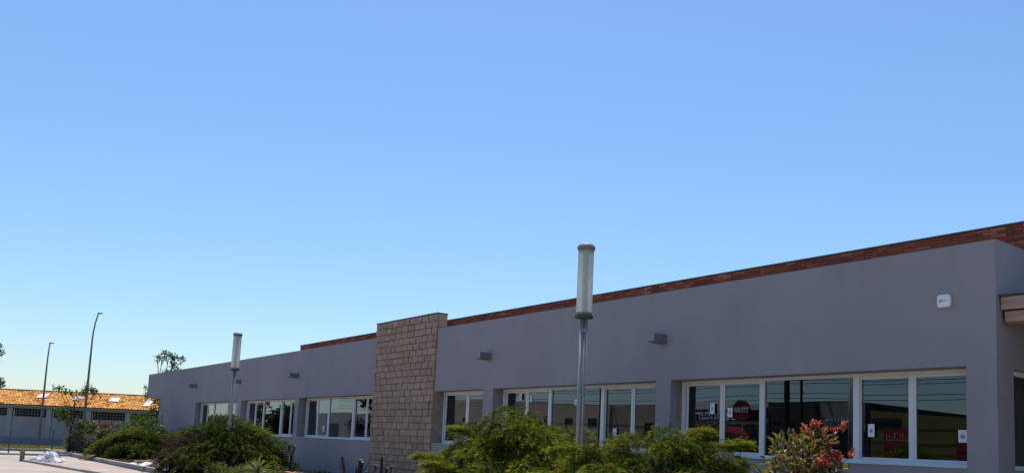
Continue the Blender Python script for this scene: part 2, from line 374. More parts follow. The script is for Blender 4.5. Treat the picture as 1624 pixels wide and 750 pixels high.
for a, b in OPEN:
    ya, yb = fy(a+.01), fy(b-.01); Y = REC+.09
    tgt = w if a < -23 else w_r
    tgt.quad((a, Y, ZS), (a, ya, ZS), (a, ya, ZL), (a, Y, ZL)); tgt.quad((b, yb, ZS), (b, Y, ZS), (b, Y, ZL), (b, yb, ZL))
    tgt.quad((a, ya, ZL), (b, yb, ZL), (b, Y, ZL), (a, Y, ZL)); tgt.quad((a, Y, ZS), (b, Y, ZS), (b, yb, ZS), (a, ya, ZS))
w.build('facade_wall', 'plaster', B); w_r.build('facade_wall', 'plaster', B)
# return wall at the near corner, with its own window opening, and the porch recess beyond it
rw = MB(); RO = (.5, 2.6)
for y0, y1, z0, z1 in ((0, RO[0], 0, ZT), (RO[0], RO[1], 0, ZS), (RO[0], RO[1], 2.97, ZT), (RO[1], 4.2, 0, ZT)):
    rw.quad((XR, y0, z0), (XR, y1, z0), (XR, y1, z1), (XR, y0, z1))
for (p, q) in (((RO[0], ZS), (RO[0], 2.97)), ((RO[0], 2.97), (RO[1], 2.97)), ((RO[1], 2.97), (RO[1], ZS)), ((RO[1], ZS), (RO[0], ZS))):
    rw.quad((XR, p[0], p[1]), (XR, q[0], q[1]), (XR-.2, q[0], q[1]), (XR-.2, p[0], p[1]))
rw.build('return_wall', 'plaster', B)
rv = MB().box(XR+.002, 3.5, 4.2, 4.5, 0, ZT); rv.build('porch_wall', 'plaster', B)
# far end: wall end, and roof overhang beyond it
w2 = MB().quad((XL, 8, 0), (XL, .035, 0), (XL, .035, 3.43), (XL, 8, 3.43)); w2.build('end_wall', 'plaster', B)
MB().box(-55.55, XL-.001, .035, 8, 3.43, ZT).build('roof_overhang', 'plaster', B)
# roof slab, inside shell
box('roof', 'roof_felt', B, XL, XR-.01, .43, 12, ZT-.25, ZT-.02)
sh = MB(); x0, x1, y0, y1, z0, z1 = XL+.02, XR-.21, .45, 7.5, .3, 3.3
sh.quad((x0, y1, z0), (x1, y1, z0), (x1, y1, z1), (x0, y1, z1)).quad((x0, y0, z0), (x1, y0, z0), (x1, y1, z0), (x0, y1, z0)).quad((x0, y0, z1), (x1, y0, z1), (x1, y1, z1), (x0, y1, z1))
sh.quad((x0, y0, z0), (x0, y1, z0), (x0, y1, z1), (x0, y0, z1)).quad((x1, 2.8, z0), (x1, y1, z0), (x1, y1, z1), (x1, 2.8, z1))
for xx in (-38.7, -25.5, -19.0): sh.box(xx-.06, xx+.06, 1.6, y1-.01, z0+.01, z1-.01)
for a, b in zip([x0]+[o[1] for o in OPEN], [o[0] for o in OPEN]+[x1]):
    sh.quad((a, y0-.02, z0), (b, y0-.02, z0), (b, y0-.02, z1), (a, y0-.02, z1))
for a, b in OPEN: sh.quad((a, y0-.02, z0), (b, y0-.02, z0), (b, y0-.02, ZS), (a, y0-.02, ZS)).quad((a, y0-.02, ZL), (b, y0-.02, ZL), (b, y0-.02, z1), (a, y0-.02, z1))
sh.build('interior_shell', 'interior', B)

# windows
def make_window(x0, x1, frac, notices=()):
    wn = MB(); Y = REC; fw_ = .06
    top, bot = ZL-.004, ZS+.012
    wn.box(x0+.03, x1-.003, Y-.02, Y+.06, top-fw_, top).box(x0+.03, x1-.003, Y-.02, Y+.06, bot, bot+fw_)
    wn.box(x0+.03, x0+.03+fw_, Y-.02, Y+.06, bot+fw_, top-fw_).box(x1-.003-fw_, x1-.003, Y-.02, Y+.06, bot+fw_, top-fw_)
    win = wn.build('window', 'white_alu', B)
    xa, xb = x0+.03+fw_, x1-.003-fw_; L = xb-xa; cuts = [xa+L*f for f in frac]
    for k, c in enumerate(cuts[1:-1]):
        mw = .055 if (k in (1, 2) and len(frac) > 3) else .032
        box('mullion', 'white_alu', win, c-mw, c+mw, Y-.016+(.008 if mw < .05 else 0), Y+.05, bot+fw_, top-fw_)
    for k, (a, b) in enumerate(zip(cuts, cuts[1:])):
        s = .036; yy = Y+.004+(.026 if k in (0, 3) and len(frac) > 3 else 0)
        za, zb = bot+fw_+.002, top-fw_-.002
        fix = (b-a) > 1.6; a2, b2 = a+.034, b-.034
        if not fix:
            sa = MB().box(a2-.012, a2+s, yy, yy+.03, za, zb).box(b2-s, b2+.012, yy, yy+.03, za, zb).box(a2+s, b2-s, yy, yy+.03, zb-s, zb).box(a2+s, b2-s, yy, yy+.03, za, za+s)
            sa.build('sash', 'white_alu', win); e = s
        else: e = .012
        hx, hz = (b2-a2)/2-e+.004, (zb-za)/2-(e if not fix else 0)
        g = MB().box(-hx, hx, -.003, .003, -hz, hz).build('pane', 'glass', win)
        g.location = ((a2+b2)/2, yy+.016, (za+zb)/2); g.rotation_euler = (R_(random.uniform(-.12, .12)), 0, R_(random.uniform(-.14, .14)))
    box('sill', 'sill_metal', win, x0+.004, x1-.004, -.03, Y-.02, ZS+.001, ZS+.013)
    MB().box(x0+.004, x0+.028, Y-.12, Y+.05, ZS+.014, ZL-.01).build('shutter_guide', 'old_guide', win)
    for (nx_, nz, nw, nh) in notices:
        nn = box('notice', 'paper', win, nx_-nw/2, nx_+nw/2, Y+.0015, Y+.0035, nz-nh/2, nz+nh/2)
        box('print', 'print_blue', win, nx_-nw*.24, nx_+nw*.24, Y-.0005, Y+.0012, nz-nh*.18, nz+nh*.12)
    return win
FR = (0, 1/6, 2/6, 4/6, 5/6, 1)
NZ = lambda px, py: None
for i, (a, b) in enumerate(OPEN):
    fr = (0, .5, 1) if i == 3 else FR
    nts = {4: [(-18.0, 2.79, .1, .16), (-17.55, 2.73, .1, .15), (-15.78, 2.62, .13, .13), (-14.42, 1.93, .12, .18)],
           5: [(-11.62, 2.44, .11, .2), (-11.18, 2.36, .12, .18), (-8.22, 2.05, .115, .21), (-6.72, 1.98, .13, .19)],
           2: [(-30.1, 1.86, .16, .2)]}.get(i, [])
    make_window(a, b, fr, nts)
# window of the return wall
rwn = MB(); X = XR-.12
rwn.box(X, X+.06, RO[0]+.004, RO[1]-.004, 2.97-.075, 2.966).box(X, X+.06, RO[0]+.004, RO[1]-.004, ZS+.004, ZS+.07)
rwn.box(X, X+.06, RO[0]+.004, RO[0]+.05, ZS+.07, 2.895).box(X, X+.06, RO[1]-.05, RO[1]-.004, ZS+.07, 2.895).box(X, X+.06, 1.52, 1.58, ZS+.07, 2.895)
rwin = rwn.build('window', 'white_alu', B)
box('pane', 'glass', rwin, X+.02, X+.026, RO[0]+.045, 1.525, ZS+.065, 2.9); box('pane', 'glass', rwin, X+.02, X+.026, 1.575, RO[1]-.045, ZS+.065, 2.9)
# stone block pier
pz0, pz1 = .1, 5.27; pd = .34; py = -.045
pier = box('block_pier', 'block_joint', B, PIER[0]+.004, PIER[1]-.004, py+.055, py+pd, pz0, pz1)
cm = {}
def block_mesh(wd, hh, kind):
    key = (wd, round(hh, 3), kind)
    if key not in cm:
        b = MB().box(0, wd-.034, 0, .075, 0, hh-.014, .010); r = random.Random(len(cm)*3+1)
        b.v = [(x+r.uniform(-.003, .003), y+(r.uniform(-.014, .012) if y < .03 else 0), z+r.uniform(-.003, .003)) for x, y, z in b.v]
        o = b.build('block', 'block'); cm[key] = o.data; bpy.data.objects.remove(o)
    return cm[key]
rows = 26; hh = (pz1-pz0)/rows; WP = PIER[1]-PIER[0]
for r in range(rows):
    x = 0; off = [.0, .2, .1, .3][(r*3+random.randint(0, 1)) % 4]; first = True
    while x < WP-.02:
        wd = (.37-off if first and off else .37); wd = random.choice([wd, wd, wd, wd, wd, .30]) if not first else max(.12, wd)
        if WP-x-wd < .12: wd = WP-x
        wd = round(wd, 2)
        o = link('block', block_mesh(wd, hh, random.randint(0, 2)), pier, (PIER[0]+x+.017, py+random.uniform(-.013, .008), pz0+r*hh+.008))
        x += wd; first = False
# side faces of the pier
for r in range(rows):
    z = pz0+r*hh+.006
    for side in (1,):
        x0 = PIER[1]-.003
        m_ = box('block', 'block', pier, x0, x0+.012, py+.066, py+pd, z, z+hh-.013)
MB().box(PIER[0]-.01, PIER[1]+.02, py-.012, py+pd+.02, pz1, pz1+.035, .006).build('coping', 'coping', pier)
# brick parapet behind the roof edge
by = 1.2; bx0, bx1 = -35.05, -5.7; ch = .054; bl = .245; bz1 = 5.335
par = box('brick_parapet', 'mortar', B, bx0+.01, bx1-.01, by+.008, by+.28, ZT-.03, bz1-.002)
MB().box(bx0-.02, bx1+.02, by-.012, by+.3, bz1, bz1+.03, .004).build('coping', 'coping', par)
spots = []
for c in range(9):
    z = bz1-(c+1)*ch
    x = bx1-(bl/2 if c % 2 else 0)
    while x-bl > bx0:
        if c < 5 or x > -8.5: spots.append((x-bl, z))
        x -= bl
spots.sort(key=lambda s: -s[0]+(0 if s[1] > bz1-4.5*ch else 0))
bm = MB().box(0, bl-.010, 0, .03, 0, ch-.009, .003).build('brick', 'brick'); bme = bm.data; bpy.data.objects.remove(bm)
for x, z in spots[:290]:
    link('brick', bme, par, (x+random.uniform(-.002, .002), by+random.uniform(-.004, .004), z+random.uniform(-.0015, .0015)))
rest = MB()
for x, z in spots[290:]:
    d = random.uniform(-.004, .004); rest.box(x, x+bl-.010, by+d, by+.03, z, z+ch-.009)
ro = rest.build('brickwork', 'brick_mass', par); ro['kind'] = 'stuff'
a = ro.data.attributes.new('tone', 'FLOAT', 'POINT'); a.data.foreach_set('value', np.repeat(RNG.uniform(0, 1, len(spots[290:])), 8))
# box spouts over the columns
for i, x in enumerate((-45.45, -38.8, -32.08, -19.0, -12.66)):
    sp = MB().box(x-.085, x+.085, -.36, fy(x)+.01, 3.75, 3.765).box(x-.085, x-.07, -.36, fy(x)+.01, 3.765, 3.92).box(x+.07, x+.085, -.36, fy(x)+.01, 3.765, 3.92).box(x-.085, x+.085, -.36, fy(x)+.01, 3.92, 3.935)
    so = sp.build('spout', 'spout_mat', B)
    box('spout_end', 'plaster', so, x-.078, x+.078, -.366, -.340, 3.775, 3.93)
# porch canopy on the return wall: two stepped timber fascias, slatted soffit
cp = box('canopy', 'spout_dark', B, XR+.005, 3.4, .2, 4.19, 3.70, 4.0)
MB().box(XR+.004, 3.45, .06, .4, 4.0, 4.025, .004).build('flashing', 'coping', cp)
def board(z0, z1, y, xa, n, mat='weathered_board'):
    L = (3.4-xa)/n
    for k in range(n):
        MB().box(xa+k*L, xa+(k+1)*L-.006, y, y+.03, z0, z1, .004).build('board', mat, cp)
board(3.805, 3.995, .10, XR+.02, 5); board(3.63, 3.79, .16, XR+.045, 5)
for k in range(22):
    x = XR+.05+k*.43; MB().box(x, x+.3, .165, 4.1, 3.66, 3.69, .003).build('slat', 'weathered_board', cp) if k < 16 else None
for k in range(3): MB().box(XR+.05, 3.38, .22+k*.14, .30+k*.14, 3.615, 3.655, .004).build('slat', 'weathered_board', cp)

# alarm siren on the wall
si = empty('alarm_siren', (-6.79, 0, 4.0), 0, 'white square alarm siren box with rounded corners high on the grey wall', 'alarm')
def rounded(w, h, r, y0, y1, n=6, taper=.0):
    m = MB(); ring = []
    for cx, cz, a0 in ((w/2-r, h/2-r, 0), (-w/2+r, h/2-r, 90), (-w/2+r, -h/2+r, 180), (w/2-r, -h/2+r, 270)):
        for k in range(n+1):
            a = R_(a0+90*k/n); ring.append((cx+r*math.cos(a), cz+r*math.sin(a)))
    N = len(ring); prof = [(y1, 1), (y0+.02, 1), (y0+.006, .97), (y0, .92)]
    for y, s in prof: m.v += [(x*s, y, z*s) for x, z in ring]
    for i in range(len(prof)-1):
        for k in range(N): m.f.append((i*N+k, i*N+(k+1) % N, (i+1)*N+(k+1) % N, (i+1)*N+k))
    m.f.append(tuple((len(prof)-1)*N+k for k in range(N))); return m
rounded(.2, .2, .045, -.065, -.01).build('cover', 'siren_white', si, smooth=False)
rounded(.17, .17, .04, -.012, .01).build('back_plate', 'lamp_dark', si)
mk = MB()
for pts in ([(-.06, -.022), (-.048, .012), (-.036, .026), (-.012, .028)], [(-.052, .004), (-.03, .006)], [(-.055, -.018), (-.034, -.012), (-.022, .006), (-.01, .004), (-.012, -.008), (.002, -.004), (.012, .008), (.02, -.004), (.032, .006), (.048, .014)]):
    mk.tube([(x, -.066, z) for x, z in pts], .0036, 5)
mk.build('emblem', 'siren_mark', si)

# ------------------------------------------------------------------ lamp posts in the planting bed
def make_lamp(loc, label, H=4.68, tilt=0):
    L = empty('lamp_post', loc, 0, label, 'lamp post', 'tube headed lamp posts in the planting bed')
    L.rotation_euler = (0, tilt, .3)
    MB().box(-.14, .14, -.14, .14, -.05, .02, .004).build('base_plate', 'galvanised', L)
    b0 = H-1.25
    MB().tube([(-.022, 0, .02), (-.022, 0, b0-.02)], .042, 14).build('pole', 'lamp_metal', L, smooth=True)
    MB().tube([(.05, 0, .02), (.05, 0, b0-.02)], .026, 10).build('conduit', 'lamp_metal', L, smooth=True)
    for z in (.9, 2.1, b0-.25): MB().box(-.066, .08, -.03, .03, z, z+.035, .003).build('clamp', 'lamp_metal', L)
    MB().lathe([(.05, b0-.03), (.15, b0-.025), (.158, b0-.01), (.158, b0+.015), (.14, b0+.03)], 28).build('collar', 'lamp_dark', L)
    sh = MB(); n = 40; zs_ = [b0+.03+(1.13)*k/30 for k in range(31)]; prof = []
    for k, z in enumerate(zs_): prof += [(.131, z), (.1355, z+.018)]
    sh.lathe(prof, 56); sh.v = [(x*(1 if k % 56 % 2 else .965), y*(1 if k % 56 % 2 else .965), z) for k, (x, y, z) in enumerate(sh.v)]; s = sh.build('shade', 'acrylic', L)
    MB().tube([(0, 0, b0+.05), (0, 0, H-.12)], .05, 12).build('tube_lamp', 'lamp_cap', s)
    for z in (b0+.05, H-.13): MB().lathe([(.134, z), (.1385, z+.002), (.1385, z+.014), (.134, z+.016)], 36).build('seam_ring', 'lamp_cap', s)
    MB().lathe([(.139, H-.10), (.152, H-.096), (.152, H-.06), (.134, H-.03), (.10, H-.006), (.04, H)], 32).build('cap', 'lamp_cap', L)
    return L
make_lamp((-11.1, -3.5, .30), 'near tube headed lamp post rising from junipers before the wide windows')
l2 = make_lamp((-28.95, -3.5, .20), 'smaller looking tube headed lamp post farther off behind the big dark juniper', tilt=R_(.6))

# ------------------------------------------------------------------ foliage
def spray_templates(g, n, twigs=9, tw=.03, ln=1.0):
    T = []
    for _ in range(n):
        V = []; F = []; P = []
        def tri(a, b, c, pa, pb, pc):
            k = len(V); V.extend([a, b, c]); P.extend([pa, pb, pc]); F.append((k, k+1, k+2))
        droop = g.uniform(.1, .45); lift = g.uniform(.0, .3)
        ax = lambda s: np.array([s*ln, .05*math.sin(s*5+droop*9), lift*s-droop*s*s*1.4])
        tri(ax(0)+[0, -tw*.3, 0], ax(0)+[0, tw*.3, 0], ax(1.0), 0, 0, 1)
        for k in range(twigs):
            s = .12+.86*k/(twigs-1); base = ax(s)
            for sg in (-1, 1):
                l = (.44-.30*s)*ln*g.uniform(.7, 1.25); an = sg*g.uniform(.5, 1.05)
                d = np.array([math.cos(an), math.sin(an), g.uniform(-.1, .5)]); d /= np.linalg.norm(d)
                side = np.cross(d, [0, 0, 1]); side /= np.linalg.norm(side)+1e-6
                side = side*math.cos(g.uniform(-1, 1))+np.array([0, 0, 1])*math.sin(g.uniform(-.9, .9)); e = base+d*l
                w = tw*g.uniform(.7, 1.3); mid = base+d*l*.45
                p0, p1 = s*.55, min(1, s*.55+.45)
                tri(base, mid+side*w, e, p0, (p0+p1)/2, p1); tri(base, e, mid-side*w, p0, p1, (p0+p1)/2)
                for q in (.5,):
                    l3 = l*.38; d3 = d*.6+side*(.9 if g.random() < .5 else -.9)+np.array([0, 0, g.uniform(-.1, .5)]); d3 /= np.linalg.norm(d3)
                    bb = base+d*l*q; tri(bb, bb+d3*l3*.5+d*w*.7, bb+d3*l3, p0, p1*.9, p1)
        T.append((np.array(V), np.array(F), np.array(P)))
    return T
G0 = np.random.default_rng(5)
SPRAY = spray_templates(G0, 8, twigs=5, tw=.065)
SPRAY_S = spray_templates(G0, 8, twigs=4, tw=.08)
def leaf_templates(g, n, asp=.42):
    T = []
    for _ in range(n):
        c = g.uniform(.08, .2); V = np.array([[0, 0, 0], [.35, asp/2, c], [.7, asp*.42, c*.8], [1, 0, -.1], [.7, -asp*.42, c*.8], [.35, -asp/2, c], [.5, 0, 0]])
        F = np.array([[0, 6, 1], [1, 6, 2], [2, 6, 3], [3, 6, 4], [4, 6, 5], [5, 6, 0]]); T.append((V, F, np.array([0, .4, .7, 1, .7, .4, .5])))
    return T
LEAF = leaf_templates(G0, 4); LEAF_N = leaf_templates(G0, 4, .22)
SIMPLE = [(np.array([[0, 0, 0], [.5, .3, .08], [1, 0, 0], [.5, -.3, .08]]), np.array([[0, 2, 1], [0, 3, 2]]), np.array([0, .5, 1, .5]))]
def scatter(T, pts, dirs, size, tone, g, tipw=.35, roll=1.0, zn=None):
    """instances of the templates as one triangle soup; tone = per-instance base tone"""
    n = len(pts); x = dirs/np.linalg.norm(dirs, axis=1, keepdims=True)
    z0 = (np.tile([0., 0, 1], (n, 1)) if zn is None else zn)+g.normal(0, .35*roll, (n, 3)); y = np.cross(z0, x); y /= np.linalg.norm(y, axis=1, keepdims=True)+1e-9; z = np.cross(x, y)
    M = np.stack([x, y, z], 2)*size[:, None, None]; ch = g.integers(0, len(T), n)
    VV, FF, TT, k = [], [], [], 0
    for i, (V, F, P) in enumerate(T):
        s = np.where(ch == i)[0]
        if not len(s): continue
        v = np.einsum('nij,vj->nvi', M[s], V)+pts[s][:, None, :]; VV.append(v.reshape(-1, 3))
        FF.append((F[None]+(np.arange(len(s))*len(V))[:, None, None]).reshape(-1, 3)+k)
        TT.append((tone[s][:, None]*(1-tipw)+tipw*P[None]).reshape(-1)); k += len(s)*len(V)
    return np.concatenate(VV), np.concatenate(FF), np.clip(np.concatenate(TT), 0, 1)
def joinsoup(A):
    V, F, T, k = [], [], [], 0
    for v, f, t_ in A: V.append(v); F.append(f+k); T.append(t_); k += len(v)
    return np.concatenate(V), np.concatenate(F), np.concatenate(T)

FWH = Vector((-rt.y, rt.x, 0))
def juniper(loc, R, H, seed, label, nspray=9000, size=.2, cr0=.25, dens=.42, T=None, mat='juniper_leaf', dead=(), squash=1.0, arms=(), mounds=()):
    g = np.random.default_rng(seed); T = T or SPRAY; dead = [(a*rt.x+b*FWH.x, a*rt.y+b*FWH.y, c, d) for a, b, c, d in dead]
    root = empty('juniper_shrub', loc, 0, label, 'shrub', 'spreading junipers in the planting bed')
    P, Dv, Sz, To, Zn = [], [], [], [], []; Pd, Dd, Sd, Td = [], [], [], []; st = MB()
    tot = sum(m[2]*m[3] for m in mounds)
    cen = np.array([sum(m[0]*m[2]*m[3] for m in mounds)/tot, sum(m[1]*m[2]*m[3] for m in mounds)/tot]); cen = np.array([cen[0]*rt.x+cen[1]*FWH.x, cen[0]*rt.y+cen[1]*FWH.y])
    pads = []
    for (ms, md, mR, mH) in mounds:                                   # flat pads of foliage, shelf over shelf
        c0 = np.array([ms*rt.x+md*FWH.x, ms*rt.y+md*FWH.y, 0.]); npd = max(7, int(dens*2*np.pi*mR*mH*.8/cr0**2))
        for k in range(npd):
            zf = min(.985, ((k+.5)/npd)**.62); az = k*2.39996+g.uniform(-.5, .5); q = math.sqrt(1-zf*zf)
            nrm = np.array([q*math.cos(az), q*math.sin(az), zf]); pc = c0+nrm*[mR*.92, mR*.92, mH*.99]*g.uniform(.80, 1.07)
            pads.append((pc, nrm, cr0*g.uniform(.6, 1.25)))
    area = sum(p[2]**2 for p in pads)
    for pc, nrm, pr in pads:
        n = int(nspray*pr*pr/area); N = nrm*.55+np.array([0, 0, .8])+g.normal(0, .12, 3); N /= np.linalg.norm(N)
        o2 = pc[:2]-cen; oa = math.atan2(o2[1], o2[0])+g.normal(0, .5) if np.hypot(*o2) > .15 else g.uniform(0, 6.28)
        a = np.array([math.cos(oa), math.sin(oa), 0]); a -= N*(a@N); a /= np.linalg.norm(a); b = np.cross(N, a)
        r = np.sqrt(g.uniform(0, 1, n)); th = g.uniform(0, 2*np.pi, n); rim = 1+.22*np.sin(3*th+g.uniform(0, 6))+.14*np.sin(7*th+g.uniform(0, 6))
        U, V_ = r*np.cos(th)*rim, r*np.sin(th)*rim; Up = np.maximum(U, 0)
        p = pc+a*(U*pr*1.25)[:, None]+b*(V_*pr*.9)[:, None]+N*(.42*pr*(1-r*r)+g.normal(0, .05*pr, n))[:, None]; p[:, 2] -= .22*pr*Up**2
        p[:, 2] = np.maximum(p[:, 2], .03); tn = g.normal(0, .13)
        d = a*(U*.8+.5)[:, None]+b*(V_*.9)[:, None]+N*(.30-.55*r)[:, None]+g.normal(0, .22, (n, 3))
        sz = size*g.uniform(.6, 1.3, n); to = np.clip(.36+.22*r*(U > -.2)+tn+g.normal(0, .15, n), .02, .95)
        isd = any(((pc-np.array(dd[:3]))**2).sum() < dd[3]**2 for dd in dead)
        if isd:
            k = g.random(n) < .6; Pd.append(p[k]); Dd.append(d[k]); Sd.append(sz[k]); Td.append(to[k])
        else: P.append(p); Dv.append(d); Sz.append(sz); To.append(to); Zn.append(N+a*(U*.9)[:, None]+b*(V_*.9)[:, None])
        if g.random() < .3: st.tube([(cen[0], cen[1], -.1), tuple(np.array([cen[0], cen[1], 0])*.5+pc*.5), tuple(pc)], [.045, .026, .008], 5)
    for (a0, b0, z0, a1, b1, z1, n) in arms:                       # long arching side branches
        u = g.uniform(0, 1, n)**.8; A0 = np.array([a0*rt.x+b0*FWH.x, a0*rt.y+b0*FWH.y, z0]); A1 = np.array([a1*rt.x+b1*FWH.x, a1*rt.y+b1*FWH.y, z1])
        p = A0+(A1-A0)*u[:, None]; p[:, 2] += .12*np.sin(u*np.pi); wd = .13*(1-u*.75); p += g.normal(0, 1, (n, 3))*wd[:, None]*[1, 1, .5]
        ax = (A1-A0)/np.linalg.norm(A1-A0); d = ax+g.normal(0, .35, (n, 3))+[0, 0, .15]
        P.append(p); Dv.append(d); Sz.append(size*g.uniform(.6, 1.2, n)); To.append(np.clip(g.normal(.6, .13, n), 0, .95)); Zn.append(np.tile([0., 0, 1], (n, 1)))
        st.tube([tuple(A0), tuple((A0+A1)/2+[0, 0, .1]), tuple(A1)], [.02, .013, .005], 5)
    hp = []; 
    for (ms, md, mR, mH) in mounds:
        n = int(nspray*.16*mR*mH/tot); u = g.normal(0, 1, (n, 3)); u /= np.linalg.norm(u, axis=1, keepdims=True); u[:, 2] = np.abs(u[:, 2])
        hp.append(u*np.array([mR*.80, mR*.80, mH*.82])*g.uniform(.5, 1, (n, 1))+[ms*rt.x+md*FWH.x, ms*rt.y+md*FWH.y, .02])
    hp = np.concatenate(hp); n = len(hp); u = g.normal(0, 1, (n, 3)); u[:, 2] = np.abs(u[:, 2])
    tris('inner_twigs', *scatter(SPRAY_S, hp, u+g.normal(0, .5, (n, 3)), size*1.9*g.uniform(.6, 1.1, n), g.uniform(0, .35, n), g), 'inner_twig_shade', root)  # inner twigs coloured dark so the gaps between the pads look shaded
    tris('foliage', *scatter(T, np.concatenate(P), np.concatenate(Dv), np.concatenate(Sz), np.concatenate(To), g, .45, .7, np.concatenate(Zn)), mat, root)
    if Pd:
        o = tris('dead_branches', *scatter(SPRAY_S, np.concatenate(Pd), np.concatenate(Dd), np.concatenate(Sd), np.concatenate(Td), g), 'dry_twig', root); o['label'] = 'brown dried out patch of twigs'
    st.build('stem', 'bark', root)
    return root
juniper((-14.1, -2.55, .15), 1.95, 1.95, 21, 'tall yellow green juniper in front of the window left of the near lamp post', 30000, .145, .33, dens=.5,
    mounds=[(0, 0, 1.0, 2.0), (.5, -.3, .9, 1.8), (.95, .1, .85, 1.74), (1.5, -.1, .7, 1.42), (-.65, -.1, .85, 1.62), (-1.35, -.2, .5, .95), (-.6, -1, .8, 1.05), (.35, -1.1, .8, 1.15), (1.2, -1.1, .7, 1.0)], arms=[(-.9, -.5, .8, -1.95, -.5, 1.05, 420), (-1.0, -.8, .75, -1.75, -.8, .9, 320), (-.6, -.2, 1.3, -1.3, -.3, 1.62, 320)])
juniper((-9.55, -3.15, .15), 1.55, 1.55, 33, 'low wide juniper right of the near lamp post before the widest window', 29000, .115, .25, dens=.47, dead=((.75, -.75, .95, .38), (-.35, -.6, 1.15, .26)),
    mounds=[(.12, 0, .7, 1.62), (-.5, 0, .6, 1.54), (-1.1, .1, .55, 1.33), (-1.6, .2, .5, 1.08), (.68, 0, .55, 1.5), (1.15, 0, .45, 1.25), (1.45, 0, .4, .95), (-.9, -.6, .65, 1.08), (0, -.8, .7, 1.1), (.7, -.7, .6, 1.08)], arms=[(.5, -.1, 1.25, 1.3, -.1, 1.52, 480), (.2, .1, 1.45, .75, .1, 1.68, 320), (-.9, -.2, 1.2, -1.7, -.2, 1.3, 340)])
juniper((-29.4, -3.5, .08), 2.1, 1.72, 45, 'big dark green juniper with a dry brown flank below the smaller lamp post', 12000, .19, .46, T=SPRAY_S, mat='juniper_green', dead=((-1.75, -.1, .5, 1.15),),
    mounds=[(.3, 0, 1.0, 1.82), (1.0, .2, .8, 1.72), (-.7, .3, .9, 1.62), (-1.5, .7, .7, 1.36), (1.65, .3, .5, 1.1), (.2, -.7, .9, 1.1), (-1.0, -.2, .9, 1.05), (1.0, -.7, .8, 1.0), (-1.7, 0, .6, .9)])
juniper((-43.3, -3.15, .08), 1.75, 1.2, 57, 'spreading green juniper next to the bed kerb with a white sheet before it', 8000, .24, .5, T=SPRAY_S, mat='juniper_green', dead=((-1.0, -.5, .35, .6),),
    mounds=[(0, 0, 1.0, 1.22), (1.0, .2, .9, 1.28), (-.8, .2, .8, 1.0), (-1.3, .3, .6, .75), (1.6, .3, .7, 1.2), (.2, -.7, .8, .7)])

def leafy(name, loc, R, H, seed, label, group, n, size, mat, T=LEAF, cat='shrub', red=0, redmat='photinia_red', up_=.5, stems=12, base=.1, clumps=14, tone=(.45, .2), reddir=None):
    g = np.random.default_rng(seed); root = empty(name, loc, 0, label, cat, group); st = MB(); A = []; Rr = []
    for i in range(clumps):
        zf = (i+.5)/clumps; az = i*2.4+g.uniform(-.4, .4); rr = R*math.sqrt(max(.04, 1-(abs(zf-.38)/.64)**2))*g.uniform(.35, .85)
        c = np.array([rr*math.cos(az), rr*math.sin(az), H*(base+(.96-base)*zf)]); cr = R*g.uniform(.26, .45)
        st.tube([(c[0]*.1, c[1]*.1, -.1), tuple(c*[.5, .5, .55]), tuple(c)], [.022, .015, .006], 5)
        m = int(n/clumps); u = g.normal(0, 1, (m, 3)); u /= np.linalg.norm(u, axis=1, keepdims=True)
        p = c+u*cr*g.uniform(.3, 1, (m, 1))*[1, 1, .8]; p[:, 2] = np.maximum(p[:, 2], .02)
        d = u+[0, 0, up_]+g.normal(0, .4, (m, 3)); A.append(scatter(T, p, d, size*g.uniform(.6, 1.2, m), np.clip(g.normal(tone[0], tone[1], m), 0, 1), g, .2, 1.6))
        if red and (zf > 1-red if reddir is None else (c[0]*reddir[0]+c[1]*reddir[1] > -.02*R and zf > .52)):
            for _ in range(7):
                q = c+np.array([g.normal(0, cr*.6), g.normal(0, cr*.6), cr*g.uniform(.3, 1.0)]); k = 14
                th = g.uniform(0, 6.28, k); dd = np.stack([np.cos(th)*.7, np.sin(th)*.7, g.uniform(.4, 1.4, k)], 1)
                Rr.append(scatter(T, q+np.stack([0*th, 0*th, g.uniform(-.03, .08, k)], 1), dd, size*g.uniform(.6, 1.05, k), g.uniform(.1, .9, k), g, .2, 1.2))
                st.tube([tuple(c), tuple(q)], [.007, .004], 4)
    tris('foliage', *joinsoup(A), mat, root)
    if Rr: tris('young_leaves', *joinsoup(Rr), redmat, root)['label'] = 'red young leaves at the shoot tips'
    st.build('stem', 'bark', root); return root
PG = 'red tipped photinia shrubs in the planting bed'
leafy('photinia_shrub', (-6.93, -3.2, .2), .70, 1.62, 71, 'red tipped photinia before the wide window nearest the building corner', PG, 2900, .095, 'photinia_leaf', red=.3, clumps=22, tone=(.55, .2), reddir=(rt.x, rt.y))
leafy('photinia_shrub', (-52.6, -3.1, .15), 1.0, 1.42, 73, 'distant photinia with dull red top beside the grey lavender shrub', PG, 1600, .15, 'photinia_leaf', T=SIMPLE, red=.6, redmat='photinia_dull', clumps=16)
leafy('evergreen_shrub', (-48.2, -1.8, .2), 1.4, 1.85, 75, 'rounded mid green shrub against the far end of the grey wall', None, 3000, .17, 'tree_leaf', T=SIMPLE, clumps=22, base=.05)
leafy('lavender_shrub', (-51.6, -4.05, .1), .8, .95, 77, 'grey violet lavender shrub at the end of the kerbed bed', None, 1800, .24, 'lavender_leaf', T=LEAF_N, up_=1.2, clumps=14, base=.05)
leafy('small_shrub', (-17.9, -1.2, .3), .4, 1.0, 79, 'thin bare twigged shrub against the wall left of the tall juniper', None, 160, .07, 'tree_leaf', T=SIMPLE, clumps=12)
